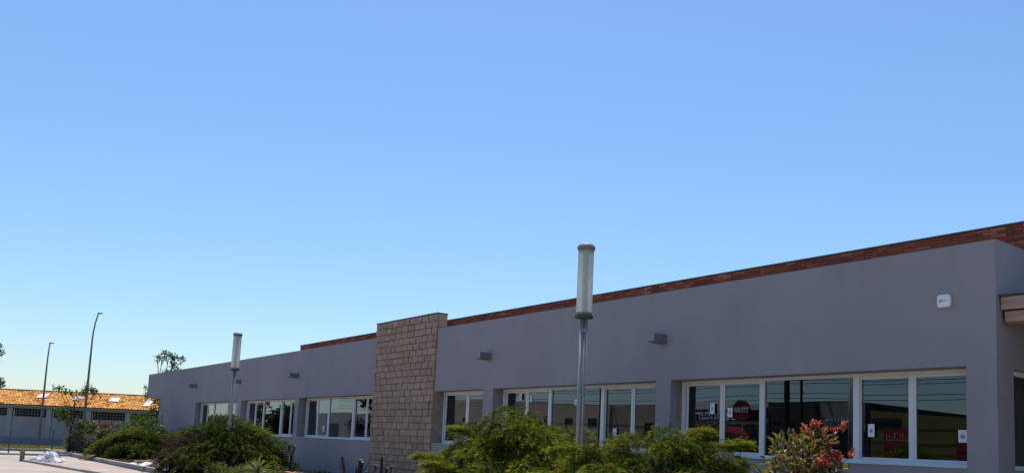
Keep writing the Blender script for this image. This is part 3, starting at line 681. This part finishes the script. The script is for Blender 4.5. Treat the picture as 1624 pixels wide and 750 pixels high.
for i, (x, y, r, h, lab) in enumerate([(-25.4, -4.2, .55, .42, 'low weedy ground plant at the kerb left of the spiky rosette'), (-22.5, -4.2, .6, .40, 'low weedy ground plant at the kerb right of the spiky rosette'), (-27.2, -4.3, .5, .45, 'low weedy plant under the right skirt of the dark juniper')]):
    leafy('weed_plant', (x, y, bedz(y)-.02), r, h, 90+i, lab, 'low weeds by the bed kerb', 900, .09, 'yucca_leaf', T=LEAF_N, cat='plant', clumps=12, base=.05)

# spiky rosette: each leaf its own piece
yr = empty('yucca_plant', (-23.9, -4.25, .12), 0, 'spiky yellow green rosette plant below the right edge of the dark juniper', 'plant')
lm = MB(); n = 6
for k in range(n+1):
    s = k/n; wd = .028*(1-s**2.2)+.002; z = .12*s-.28*s*s*s
    lm.v += [(s*.75, -wd, z+.012), (s*.75, 0, z), (s*.75, wd, z+.012)]
for k in range(n):
    for j in (0, 1): a = k*3+j; lm.f.append((a, a+3, a+4, a+1))
lo = lm.build('leaf', 'yucca_leaf'); lme = lo.data; bpy.data.objects.remove(lo)
a = lme.attributes.new('tone', 'FLOAT', 'POINT'); a.data.foreach_set('value', [min(1, .3+.1*(k//3)) for k in range(len(lme.vertices))])
for k in range(64):
    s = random.uniform(.75, 1.15); el = random.uniform(.15, 1.35)
    o = link('leaf', lme, yr, (0, 0, .30+random.uniform(-.08, .08)), (0, -el, k*2.4)); o.scale = (s*.72, s*.72, s*.72)
MB().lathe([(.07, -.1), (.08, .1), (.06, .38), (.02, .45)], 10).build('stem', 'bark', yr)

# pruned stumps by the wall
def stump(loc, branches, label):
    r = empty('pruned_shrub', loc, 0, label, 'shrub', 'hard pruned shrubs by the wall')
    for pts, ra in branches:
        ra *= .72; b = MB().tube(pts, [ra*1.5]+[ra]*(len(pts)-1), 8).build('branch', 'bark', r, smooth=False)
        p, q = Vector(pts[-1]), Vector(pts[-2]); d = (p-q).normalized()
        MB().tube([p+d*.001, p+d*.006], ra*.93, 8).build('cut_end', 'pale_wood', b)
    for k in range(3):
        a_ = random.uniform(0, 6.28); z_ = random.uniform(.05, .3); MB().tube([(0, 0, z_), (.22*math.cos(a_), .22*math.sin(a_), z_+.22), (.3*math.cos(a_+.4), .3*math.sin(a_+.4), z_+.42)], [.014, .010, .005], 5).build('twig', 'bark', r)
    return r
stump((-27.7, -1.8, .2), [([(0, 0, 0), (-.06, 0, .45), (-.38, .1, .72), (-.5, .1, 1.0)], .055), ([(0, 0, .0), (.02, 0, .5), (.02, 0, .72), (-.18, .05, 1.0)], .05), ([(.03, 0, .5), (.1, 0, .75), (.3, 0, 1.02)], .045), ([(.1, 0, 0), (.24, .1, .5)], .03)], 'forked pruned stump just right of the dark juniper')
stump((-28.9, -2.3, .2), [([(0, 0, 0), (0, 0, .4), (-.05, 0, .85)], .08), ([(-.05, 0, .1), (-.35, .1, .42), (-.5, .1, .62)], .03)], 'thick pruned stump half hidden at the juniper edge')
stump((-24.0, -1.5, .2), [([(0, 0, 0), (-.2, 0, .35), (-.42, 0, .76)], .075), ([(.08, 0, 0), (.1, 0, .3)], .04)], 'single leaning pruned stump before the grey wall left of the block pier')
stump((-23.2, -1.5, .2), [([(0, 0, 0), (0, 0, .5), (.04, 0, .74)], .085), ([(.0, 0, .42), (.16, 0, .68)], .06), ([(-.2, 0, 0), (-.22, 0, .5)], .035), ([(.35, 0, 0), (.45, 0, .42)], .035)], 'thick short pruned stump before the left edge of the block pier')
stump((-21.9, -1.5, .2), [([(-.1, 0, 0), (-.22, 0, .35), (-.42, .05, .58), (-.36, .05, .62)], .05), ([(0, 0, 0), (.06, 0, .4), (.02, 0, .85)], .05), ([(.1, 0, 0), (.3, 0, .3), (.36, 0, .58)], .05), ([(.2, 0, 0), (.5, 0, .35), (.66, 0, .64)], .035)], 'many stemmed pruned stump before the block pier')
# litter, white sheet, pieces by the wall
def litter_pts(g, n):
    x = g.uniform(-41.5, -36.0, n); y = g.uniform(-4.55, -3.9, n); return np.stack([x, y, .13+.02*g.random(n)], 1)
g = np.random.default_rng(8); P = litter_pts(g, 900)
P2 = np.stack([g.uniform(-28, -19, 1500), g.uniform(-4.5, -.4, 1500), np.zeros(1500)], 1); P2[:, 2] = [bedz(y)+.03 for y in P2[:, 1]]; P = np.concatenate([P, P2]); n = len(P)
tag(tris('leaf_litter', *scatter(SIMPLE, P, g.normal(0, 1, (n, 3))*[1, 1, .5], g.uniform(.06, .16, n), g.uniform(.2, 1, n), g), 'dry_twig'), 'dry brown leaf litter on the soil of the planting bed', 'leaf litter', kind='stuff')
sl = MB(); N = 10
for i in range(N+1):
    for j in range(5): sl.v.append((-.95+1.9*i/N, -.28+.56*j/4, .03*math.sin(i*.9+j)+.05+.02*i/N*j))
k = len(sl.v); sl.v += [(x, y, z-.03) for x, y, z in sl.v]
for i in range(N):
    for j in range(4): a = i*5+j; sl.f += [(a, a+5, a+6, a+1), (k+a, k+a+1, k+a+6, k+a+5)]
bd = [i*5 for i in range(N+1)]; bd2 = [i*5+4 for i in range(N+1)]; e0 = list(range(5)); e1 = [N*5+j for j in range(5)]
for L_ in (bd, bd2, e0, e1):
    for p, q in zip(L_, L_[1:]): sl.f.append((p, q, k+q, k+p))
o = sl.build('discarded_sheet', 'sky_sheet', loc=(-36.6, -4.35, .12)); o.rotation_euler = (.12, 0, .1); tag(o, 'white discarded sheet lying on the bed soil by the kerb', 'sheet')
o = MB().box(-.25, .25, -.09, .09, 0, .1, .015).build('broken_brick', 'rust_debris', loc=(-26.6, -2.2, .30)); o.rotation_euler = (0, .1, .5); tag(o, 'orange broken hollow brick on the soil by the pruned stumps', 'brick')

# ------------------------------------------------------------------ far left: sacks, post, fence
def lump(rx, ry, rz, seed, n=22, mm=12):
    g = random.Random(seed); m = MB(); ph = [g.uniform(0, 6) for _ in range(6)]
    for i in range(mm+1):
        t_ = math.pi*i/mm*.5
        for k in range(n):
            a = 2*math.pi*k/n; f = 1+.10*math.sin(3*a+ph[0]+t_*2)+.08*math.sin(5*a+ph[1])+.09*abs(math.sin(4.5*a+ph[2]+5*t_))+.07*abs(math.sin(6.5*a+ph[3]-7*t_))
            m.v.append((rx*f*math.cos(a)*math.sin(t_), ry*f*math.sin(a)*math.sin(t_), rz*math.cos(t_)*(1+.16*math.sin(4*a+ph[4]+3*t_)+.12*math.sin(7*a+ph[5]-4*t_))))
    for i in range(mm):
        for k in range(n): a = i*n+k; b = i*n+(k+1) % n; m.f.append((a, a+n, b+n, b))
    return m
surf('sack_mat', (.58, .56, .56), (.72, .70, .69), 5., .6, 12, .5, .02)
sk = empty('sack_pile', (-40.6, -7.05, 0), .95, 'heap of white crumpled plastic sacks on the pavement beside the short post', 'sacks')
for i, (x, y, rx, ry, rz, zb) in enumerate([(-.25, 0, .42, .3, .26, 0), (.28, .02, .4, .28, .22, 0), (-.02, .08, .3, .22, .24, .2), (.42, -.05, .26, .2, .12, 0)]):
    lump(rx, ry, rz, 3+i).build('sack', 'sack_mat', sk, (x, y, zb), smooth=False)
bp_ = empty('kerb_post', (-41.05, -7.98, 0), .2, 'short stubby grey wooden post at the end of the yard kerb', 'post')
MB().box(-.085, .085, -.07, .07, -.05, .42, .012).build('shaft', 'wood_post', bp_); MB().box(-.06, .06, -.05, .05, .42, .445, .008).build('cap', 'wood_post', bp_)
def fence_post(loc, brace, label):
    r = empty('fence_post', loc, R_(54), label, 'fence post', 'dark fence posts at the road edge')
    MB().tube([(0, 0, -.1), (0, 0, 1.28)], .035, 8).build('shaft', 'fence_metal', r); MB().lathe([(.042, 1.28), (.042, 1.31), (.01, 1.33)], 8).build('cap', 'fence_metal', r)
    if brace:
        for s in (-1, 1): MB().tube([(s*.03, 0, .55), (s*.72, 0, 0)], .022, 6).build('brace', 'fence_metal', r)
    return r
fence_post((-52.6, -7.25, -.01), True, 'dark metal fence post with two slanted braces near the left edge')
fence_post((-55.6, -4.8, -.01), False, 'plain thin dark fence post between the braced post and the lavender')
# street lights
def street_light(loc, H, reach, az, label):
    r = empty('street_light', loc, az, label, 'street light', 'tall tapered street lights before the warehouse')
    pts = []; rad = []
    for k in range(15):
        s = k/14; x = reach*max(0, (s-.80)/.20)**2; pts.append((x, 0, -.1+(H-.02)*(s if s < .9 else .9+(s-.9)*.93))); rad.append(.095-.06*s)
    MB().tube(pts, rad, 10).build('pole', 'galvanised', r, smooth=True)
    MB().tube([(0, 0, 0), (0, 0, .5)], .11, 10).build('base', 'galvanised', r)
    e = Vector(pts[-1]); MB().box(e.x-.05, e.x+.24, -.06, .06, e.z-.035, e.z+.035, .02).build('lamp_head', 'lamp_metal', r)
    box('lens', 'lamp_dark', r, e.x+.03, e.x+.2, -.04, .04, e.z-.044, e.z-.033)
    return r
street_light((-64.55, -4.3, 0), 7.1, .05, R_(54), 'shorter street light pole before the tiled warehouse roof')
street_light((-56.35, -3.15, 0), 8.45, .22, R_(54), 'taller street light with bent top right of the shorter one')

# ------------------------------------------------------------------ warehouse with tiled roof
WR = math.atan2(rt.y, rt.x)
wh = empty('tiled_warehouse', (-68.03, -1.05, 0), WR, 'long low grey warehouse with orange tiled roof and lattice openings', 'warehouse')
xa, xb = -8.4, 13.5; ze = 2.86
box('wall', 'wh_wall', wh, xa, xb, .0, 6.3, .62, 2.06)
box('dado', 'wh_dado', wh, xa-.02, xb+.02, -.025, 6.32, -.05, .62)
box('beam', 'wh_trim', wh, xa, xb, -.01, 6.31, 2.66, ze)
pit = 2.79; px0 = -5.38
pil = []
k = -4
while px0+k*pit < xb: pil.append(px0+k*pit); k += 1
for x in pil:
    if x > xa+.3: box('pilaster', 'wh_trim', wh, x-.18, x+.18, -.07, .2, .62, 2.66)
for x, x2 in zip(pil, pil[1:]):
    a, b = x+.2, x2-.2
    a = max(a, xa)
    if b < xa+.3: continue
    la = MB(); n = int((b-a)/.2)
    for i in range(n+1): c = a+(b-a)*i/n; la.box(c-.022, c+.022, .04, .12, 2.06, 2.66)
    for z in (2.06, 2.25, 2.44, 2.62): la.box(a, b, .05, .11, z, z+.04)
    la.build('lattice', 'lattice_mat', wh); box('opening', 'wh_inside_shade', wh, a-.02, b+.02, .22, .3, 2.04, 2.68)  # near-black board behind the lattice, the unlit inside put into its colour
box('gutter', 'wh_trim', wh, xa-.1, xb+.1, -.34, -.24, ze-.07, ze-.01)
ridge_y, ridge_z = 3.1, 3.98; ey, ez = -.3, ze+.02
rows, tw_ = 11, .215; nc = int((xb-xa+.4)/tw_); V, Fc, T = [], [], []
sl_ = Vector((0, ridge_y-ey, ridge_z-ez)); Ls = sl_.length; sl_.normalize(); nr = Vector((0, -sl_.z, sl_.y))
for r in range(rows):
    for c in range(nc):
        x0 = xa-.2+c*tw_+random.uniform(-.008, .008); tone = min(1, max(0, random.gauss(.5, .25))); s0 = r*Ls/rows-.02; s1 = (r+1)*Ls/rows+.03; k = len(V)
        for s, lift in ((s0, .035+random.uniform(0, .012)), (s1, .0)):
            for j in range(5):
                u = j/4; h_ = math.sin(math.pi*u)*.05; p = Vector((x0+u*tw_*1.02, ey, ez))+sl_*s+nr*(h_+lift); V.append(tuple(p)); T.append(tone)
        for j in range(4): Fc.append((k+j, k+j+1, k+6+j, k+5+j))
        Fc.append((k, k+4, k+3, k+2, k+1))
me = bpy.data.meshes.new('roof_tiles'); me.from_pydata(V, [], Fc); a = me.attributes.new('tone', 'FLOAT', 'POINT'); a.data.foreach_set('value', T); me.materials.append(MAT['clay_tile'])
rtile = link('roof_tiles', me, wh); rtile['kind'] = 'stuff'
rf = MB(); rf.v = [(xa-.2, ey+.05, ez-.06), (xb+.2, ey+.05, ez-.06), (xb+.2, ridge_y, ridge_z-.05), (xa-.2, ridge_y, ridge_z-.05), (xa-.2, 6.6, ez-.06), (xb+.2, 6.6, ez-.06)]
rf.f = [(0, 1, 2, 3), (3, 2, 5, 4)]; rf.build('roof_deck', 'ridge_mat', wh)
MB().tube([(xa-.2, ridge_y, ridge_z+.03), (xb+.2, ridge_y, ridge_z+.03)], .10, 8).build('ridge', 'ridge_mat', wh)
def patch(px_a, px_b, s0, s1, shear=0):
    a, b = -6.14+.0448*px_a, -6.14+.0448*px_b; m = MB(); P = []
    for s, dx in ((s0, 0), (s1, shear)):
        for x in (a, b):
            for h_ in (.10, .135): p = Vector((x+dx, ey, ez))+sl_*(s*Ls)+nr*h_; P.append(tuple(p))
    m.v = P; m.f = [(1, 3, 7, 5), (0, 4, 6, 2), (0, 2, 3, 1), (4, 5, 7, 6), (0, 1, 5, 4), (2, 6, 7, 3)]; m.build('skylight', 'sky_sheet', wh)
patch(40, 55, .45, .72, -.12); patch(101, 113, .4, .65, -.15); patch(160, 175, .42, .70, -.3); patch(222, 232, .2, .7, -.3)

# ------------------------------------------------------------------ trees
def tree(loc, H, limbs, label, n, size, mat, seed, clump_r=.45, group=None, trunk_r=.09, name='tree', lean=(0, 0)):
    g = np.random.default_rng(seed); root = empty(name, loc, 0, label, 'tree', group); tk = MB(); A = []
    top = Vector((lean[0], lean[1], H*.62))
    tk.tube([(0, 0, -.1), (lean[0]*.3+.03, lean[1]*.3, H*.3), tuple(top)], [trunk_r*1.2, trunk_r*.9, trunk_r*.55], 9)
    br = MB()
    for (x, y, z, cr) in limbs:
        s = g.uniform(.45, 1); b = Vector((lean[0]*s, lean[1]*s, H*.62*s)); b = b if z > b.z else Vector((lean[0]*.5, lean[1]*.5, z*.6)); e = Vector((x, y, z)); m_ = b.lerp(e, .5)+Vector((g.normal(0, .08), g.normal(0, .08), .12*H*.2))
        br.tube([b, m_, e], [trunk_r*.42, trunk_r*.3, .012], 6)
        for q in range(4):
            e2 = e+Vector(g.normal(0, cr*.6, 3)); br.tube([m_.lerp(e, .6), e2], [.015, .006], 4)
        m = int(n*(cr/clump_r)**2); u = g.normal(0, 1, (m, 3)); u /= np.linalg.norm(u, axis=1, keepdims=True)
        sub = g.normal(0, .45, (7, 3))*cr; p = np.array([x, y, z])+sub[g.integers(0, 7, m)]+u*cr*.5*g.uniform(.1, 1, (m, 1))
        A.append(scatter(SIMPLE, p, u+g.normal(0, .6, (m, 3)), size*g.uniform(.6, 1.3, m), np.clip(g.normal(.5, .22, m), 0, 1), g, .15, 2))
    tk.build('trunk', 'bark', root, smooth=True); br.build('limbs', 'bark', root); tris('crown', *joinsoup(A), mat, root); return root
def on_rt(s, z, d=0): return (rt.x*s-rt.y*d*0, rt.y*s, z)
# small sparse tree before the warehouse (local offsets run across the view)
A_ = lambda s, z, cr: (rt.x*s, rt.y*s, z, cr)
tree((-51.2, -4.65, .0), 3.7, [A_(-.85, 3.45, .22), A_(-.55, 3.35, .14), A_(-.2, 3.3, .15), A_(.35, 3.4, .25), A_(.75, 3.5, .28), A_(1.1, 3.35, .22), A_(.1, 3.0, .15), A_(-.55, 2.0, .4), A_(-.1, 1.75, .3), A_(.3, 1.4, .36), A_(.75, 1.6, .38), A_(1.15, 1.35, .3), A_(-.35, 2.35, .25)], 'small sparse tree standing before the warehouse behind the lavender', 260, .13, 'tree_leaf', 5, .4, trunk_r=.06)
tree((-58.9, 1.46, 0), 6.5, [A_(0.08, 6.25, 0.30), A_(0.51, 6.36, 0.27), A_(0.93, 6.21, 0.27), A_(1.36, 6.17, 0.23), A_(-0.27, 6.17, 0.17), A_(0.78, 5.78, 0.31), A_(1.05, 5.39, 0.27), A_(0.39, 5.31, 0.23), A_(-0.43, 3.99, 0.35), A_(-0.27, 3.45, 0.39), A_(0.08, 3.76, 0.35), A_(-0.16, 2.90, 0.31), A_(0.39, 3.91, 0.31)], 'slender tree behind the far end of the grey building', 120, .15, 'tree_leaf', 6, .31, trunk_r=.10, lean=(.2, .24))
tree((-92.55, -6.3, 0), 8.6, [A_(1.95, 8.3, .45), A_(1.75, 7.7, .5), A_(2.2, 5.2, .5), A_(2.0, 4.7, .5), A_(.8, 8.5, .8), A_(-.2, 8, .9), A_(.2, 7, .9), A_(1.2, 6.2, .6), A_(-.8, 6.5, .9), A_(.9, 5.2, .6)], 'leafy tree at the left edge rising behind the warehouse roof', 170, .26, 'tree_dark', 9, .5, trunk_r=.18)

# ------------------------------------------------------------------ the other side of the street (seen mirrored in the windows)
YO = -38.0
def text(s, size, loc, mat, parent, name='lettering', shear=0, bold=0):
    cu = bpy.data.curves.new(name, 'FONT'); cu.body = s; cu.size = size; cu.extrude = .02; cu.offset = bold; cu.align_x = 'CENTER'; cu.align_y = 'CENTER'; cu.resolution_u = 3
    to = bpy.data.objects.new(name, cu); COL.objects.link(to); dg = bpy.context.evaluated_depsgraph_get(); me = bpy.data.meshes.new_from_object(to.evaluated_get(dg))
    bpy.data.objects.remove(to); me.materials.clear(); me.materials.append(MAT[mat])
    o = link(name, me, parent, loc, (R_(90), 0, R_(180))); return o
def shed(name, x0, x1, h0, h1, mat, label, depth=14):
    r = empty(name, ((x0+x1)/2, YO, 0), 0, label, 'building'); L = (x1-x0)/2; m = MB()
    P = [(-L, 0, -.1), (L, 0, -.1), (L, 0, h1), (-L, 0, h0)]; m.v = P+[(x, -depth, z) for x, y, z in P]
    m.f = [(3, 2, 1, 0), (4, 5, 6, 7), (0, 1, 5, 4), (1, 2, 6, 5), (2, 3, 7, 6), (3, 0, 4, 7)]; m.build('wall', mat, r); return r
br_ = shed('brown_building', -84, -56.75, 6.5, 5.6, 'brown_render', 'brown rendered building mirrored in the windows left of the lamp post')
MB().box(-13.6, 13.6, .02, .12, 5.45, 5.75).build('parapet', 'brown_dark', br_) if False else None
for x in (-80, -76, -72, -68, -65.5, -62.5, -59.2, -57.7):
    lx = x+70.375; box('window', 'dark_clad', br_, lx-.55, lx+.55, -.02, .04, 3.75, 4.45)
br2 = shed('brick_brown_building', -56.7, -50.0, 5.5, 5.65, 'brown_dark', 'darker brown building mirrored at the right end of the second widest window')
for lx, a, b in ((-1.6, 0, 2.6), (1.2, 2.6, 4.1), (2.6, 0, 2.4)): box('door', 'dark_clad', br2, lx-.5, lx+.5, -.02, .04, a, b)
ps = shed('paint_shop', -49.9, -40.1, 5.6, 5.5, 'cream_render', 'cream paint shop with black name band mirrored in the widest window')
box('name_band', 'sign_black', ps, -4.88, 4.88, .0, .12, 4.25, 5.08)
text('de Pintura', 1.16, (.05, .15, 4.68), 'sign_white', ps, bold=.02)
for lx in (-3.6, -1.0, 1.6, 4.0): box('shop_window', 'dark_clad', ps, lx-1.1, lx+1.1, -.02, .05, .4, 4.0)
rs = empty('round_shop_sign', (-41.68, YO+.7, 4.2), 0, 'round dark red shop sign with white lettering mirrored in the widest window', 'sign')
MB().tube([(0, 0, .75), (0, .14, .75)], .80, 28).build('disc', 'sign_red', rs); text('TITAN', .52, (0, .17, .8), 'sign_white', rs, bold=.015)
MB().box(-.05, .05, -.62, .0, .7, .8).build('bracket', 'lamp_dark', rs)
dk = shed('dark_hall', -40.0, -32.4, 5.45, 5.45, 'dark_clad', 'dark clad hall mirrored in the middle pane of the widest window')
pn = box('sign_panel', 'grey_panel', dk, .45, 3.6, .0, .1, 3.6, 5.35)
mk = MB(); random.seed(4); x = .9
while x < 3.2:
    h_ = random.uniform(.18, .34); mk.box(x, x+random.uniform(.05, .09), .1, .13, 4.1, 4.1+h_); mk.box(x, x+.18, .1, .125, 4.1+h_*random.choice((0, .45, .9)), 4.1+h_*.5+.05) if random.random() < .7 else None; x += .23
mk.build('lettering', 'sign_white', dk)
ol = shed('olive_building', -32.3, -8, 4.95, 3.2, 'olive_render', 'olive yellow building with red posters mirrored in the right hand panes')
for (xx0, xx1, za, zb, mt) in ((-31.3, -29.4, 1.9, 3.75, 'sign_red'), (-26.7, -26.0, 2.0, 3.6, 'sign_red'), (-32.2, -30.2, 3.95, 4.45, 'sign_black')):
    p_ = box('poster', mt, ol, xx0+20.15, xx1+20.15, 0, .06, za, zb)
mk = MB(); random.seed(9)
for i in range(9):
    x = -11.0+i*.18; h_ = random.uniform(.25, .55); mk.box(x, x+.06, .06, .08, 3.0, 3.0+h_); mk.box(x, x+.15, .06, .078, 2.3, 2.3+h_*.5) if i % 2 else None
mk.build('poster_marks', 'cream_render', ol)
def upole(x, h, r, y, label):
    o = empty('utility_pole', (x, y, 0), 0, label, 'utility pole', 'utility poles across the street')
    MB().tube([(0, 0, -.2), (0, 0, h)], [r, r*.75], 10).build('shaft', 'bark', o); MB().box(-.06, .06, -.9, .9, h-.6, h-.48).build('crossarm', 'bark', o)
upole(-37.6, 9.5, .24, -36.8, 'thick dark utility pole mirrored left of the photinia top'); upole(-36.3, 9.0, .11, -36.6, 'thin utility pole mirrored right beside the thick one'); upole(-25.5, 9, .2, -37.2, 'dark utility pole mirrored at the right edge of the widest window'); upole(-57.5, 9, .14, -37.4, 'utility pole mirrored in the right hand pane of the second widest window')
for i, (z, y, lab) in enumerate([(6.85, -37.3, 'topmost overhead wire mirrored in the wide windows'), (6.6, -37.0, 'second overhead wire from the top mirrored in the wide windows'), (5.95, -37.3, 'third overhead wire from the top mirrored in the wide windows'), (5.6, -37.1, 'lowest overhead wire mirrored in the wide windows')]):
    pts = [(x, y, z+.25*(((x+41) % 24-12)/12)**2-.1) for x in range(-110, 0, 4)]
    tag(MB().tube(pts, .022, 5).build('overhead_wire', 'rubber'), lab, 'wire', 'overhead wires across the street')
vn = empty('red_van', (-28.5, -18.6, 0), 0, 'red van mirrored low in the left panes of the widest window', 'van')
vb = MB(); prof = [(-2.6, .4), (-2.6, 2.75), (-2.45, 3.0), (1.2, 3.0), (1.7, 2.65), (2.3, 1.6), (2.95, 1.35), (3.05, .4)]; k = len(prof)
for yy, s in ((-1, .93), (-.92, 1), (.92, 1), (1, .93)): vb.v += [(x*(1 if s == 1 else .985), yy, .4+(z-.4)*(1 if s == 1 else .97)) for x, z in prof]
for i in range(3):
    for j in range(k): vb.f.append((i*k+j, i*k+(j+1) % k, (i+1)*k+(j+1) % k, (i+1)*k+j))
vb.f += [tuple(reversed(range(k))), tuple(3*k+j for j in range(k))]; vb.build('body', 'van_paint', vn)
for x in (-1.7, 1.9):
    for y in (-.95, .95): wl = MB().tube([(x, y-.1, .36), (x, y+.1, .36)], .36, 20).build('wheel', 'rubber', vn); MB().tube([(x, y-.11, .36), (x, y+.11, .36)], .2, 14).build('rim', 'galvanised', wl)
box('side_window', 'dark_clad', vn, .75, 1.75, .995, 1.01, 1.55, 2.2)
dp = shed('grey_depot', -128, -86, 5.1, 5.1, 'grey_panel', 'long dark grey depot mirrored low in the window left of the block pier')
for lx in (-14, -6, 2, 10): box('door', 'dark_clad', dp, lx-1.6, lx+1.6, -.02, .05, 0, 3.6)
TG = 'trees far down the street mirrored in the left windows'
def big_tree(loc, H, R, seed, label):
    g = np.random.default_rng(seed); L = [(g.normal(0, R*.5), g.normal(0, R*.5), H*g.uniform(.35, .95), R*.45) for _ in range(16)]
    return tree(loc, H, L, label, 260, .42, 'tree_dark', seed, R*.45, TG, .2)
big_tree((-96, -24, 0), 4.3, 2.6, 31, 'bushy tree mirrored in the second window from the far end')
big_tree((-80, -28, 0), 6.5, 2.2, 32, 'bushy tree mirrored in the window left of the block pier')
big_tree((-112, -21, 0), 3.6, 2.4, 33, 'bushy tree mirrored at the edge of the farthest window')
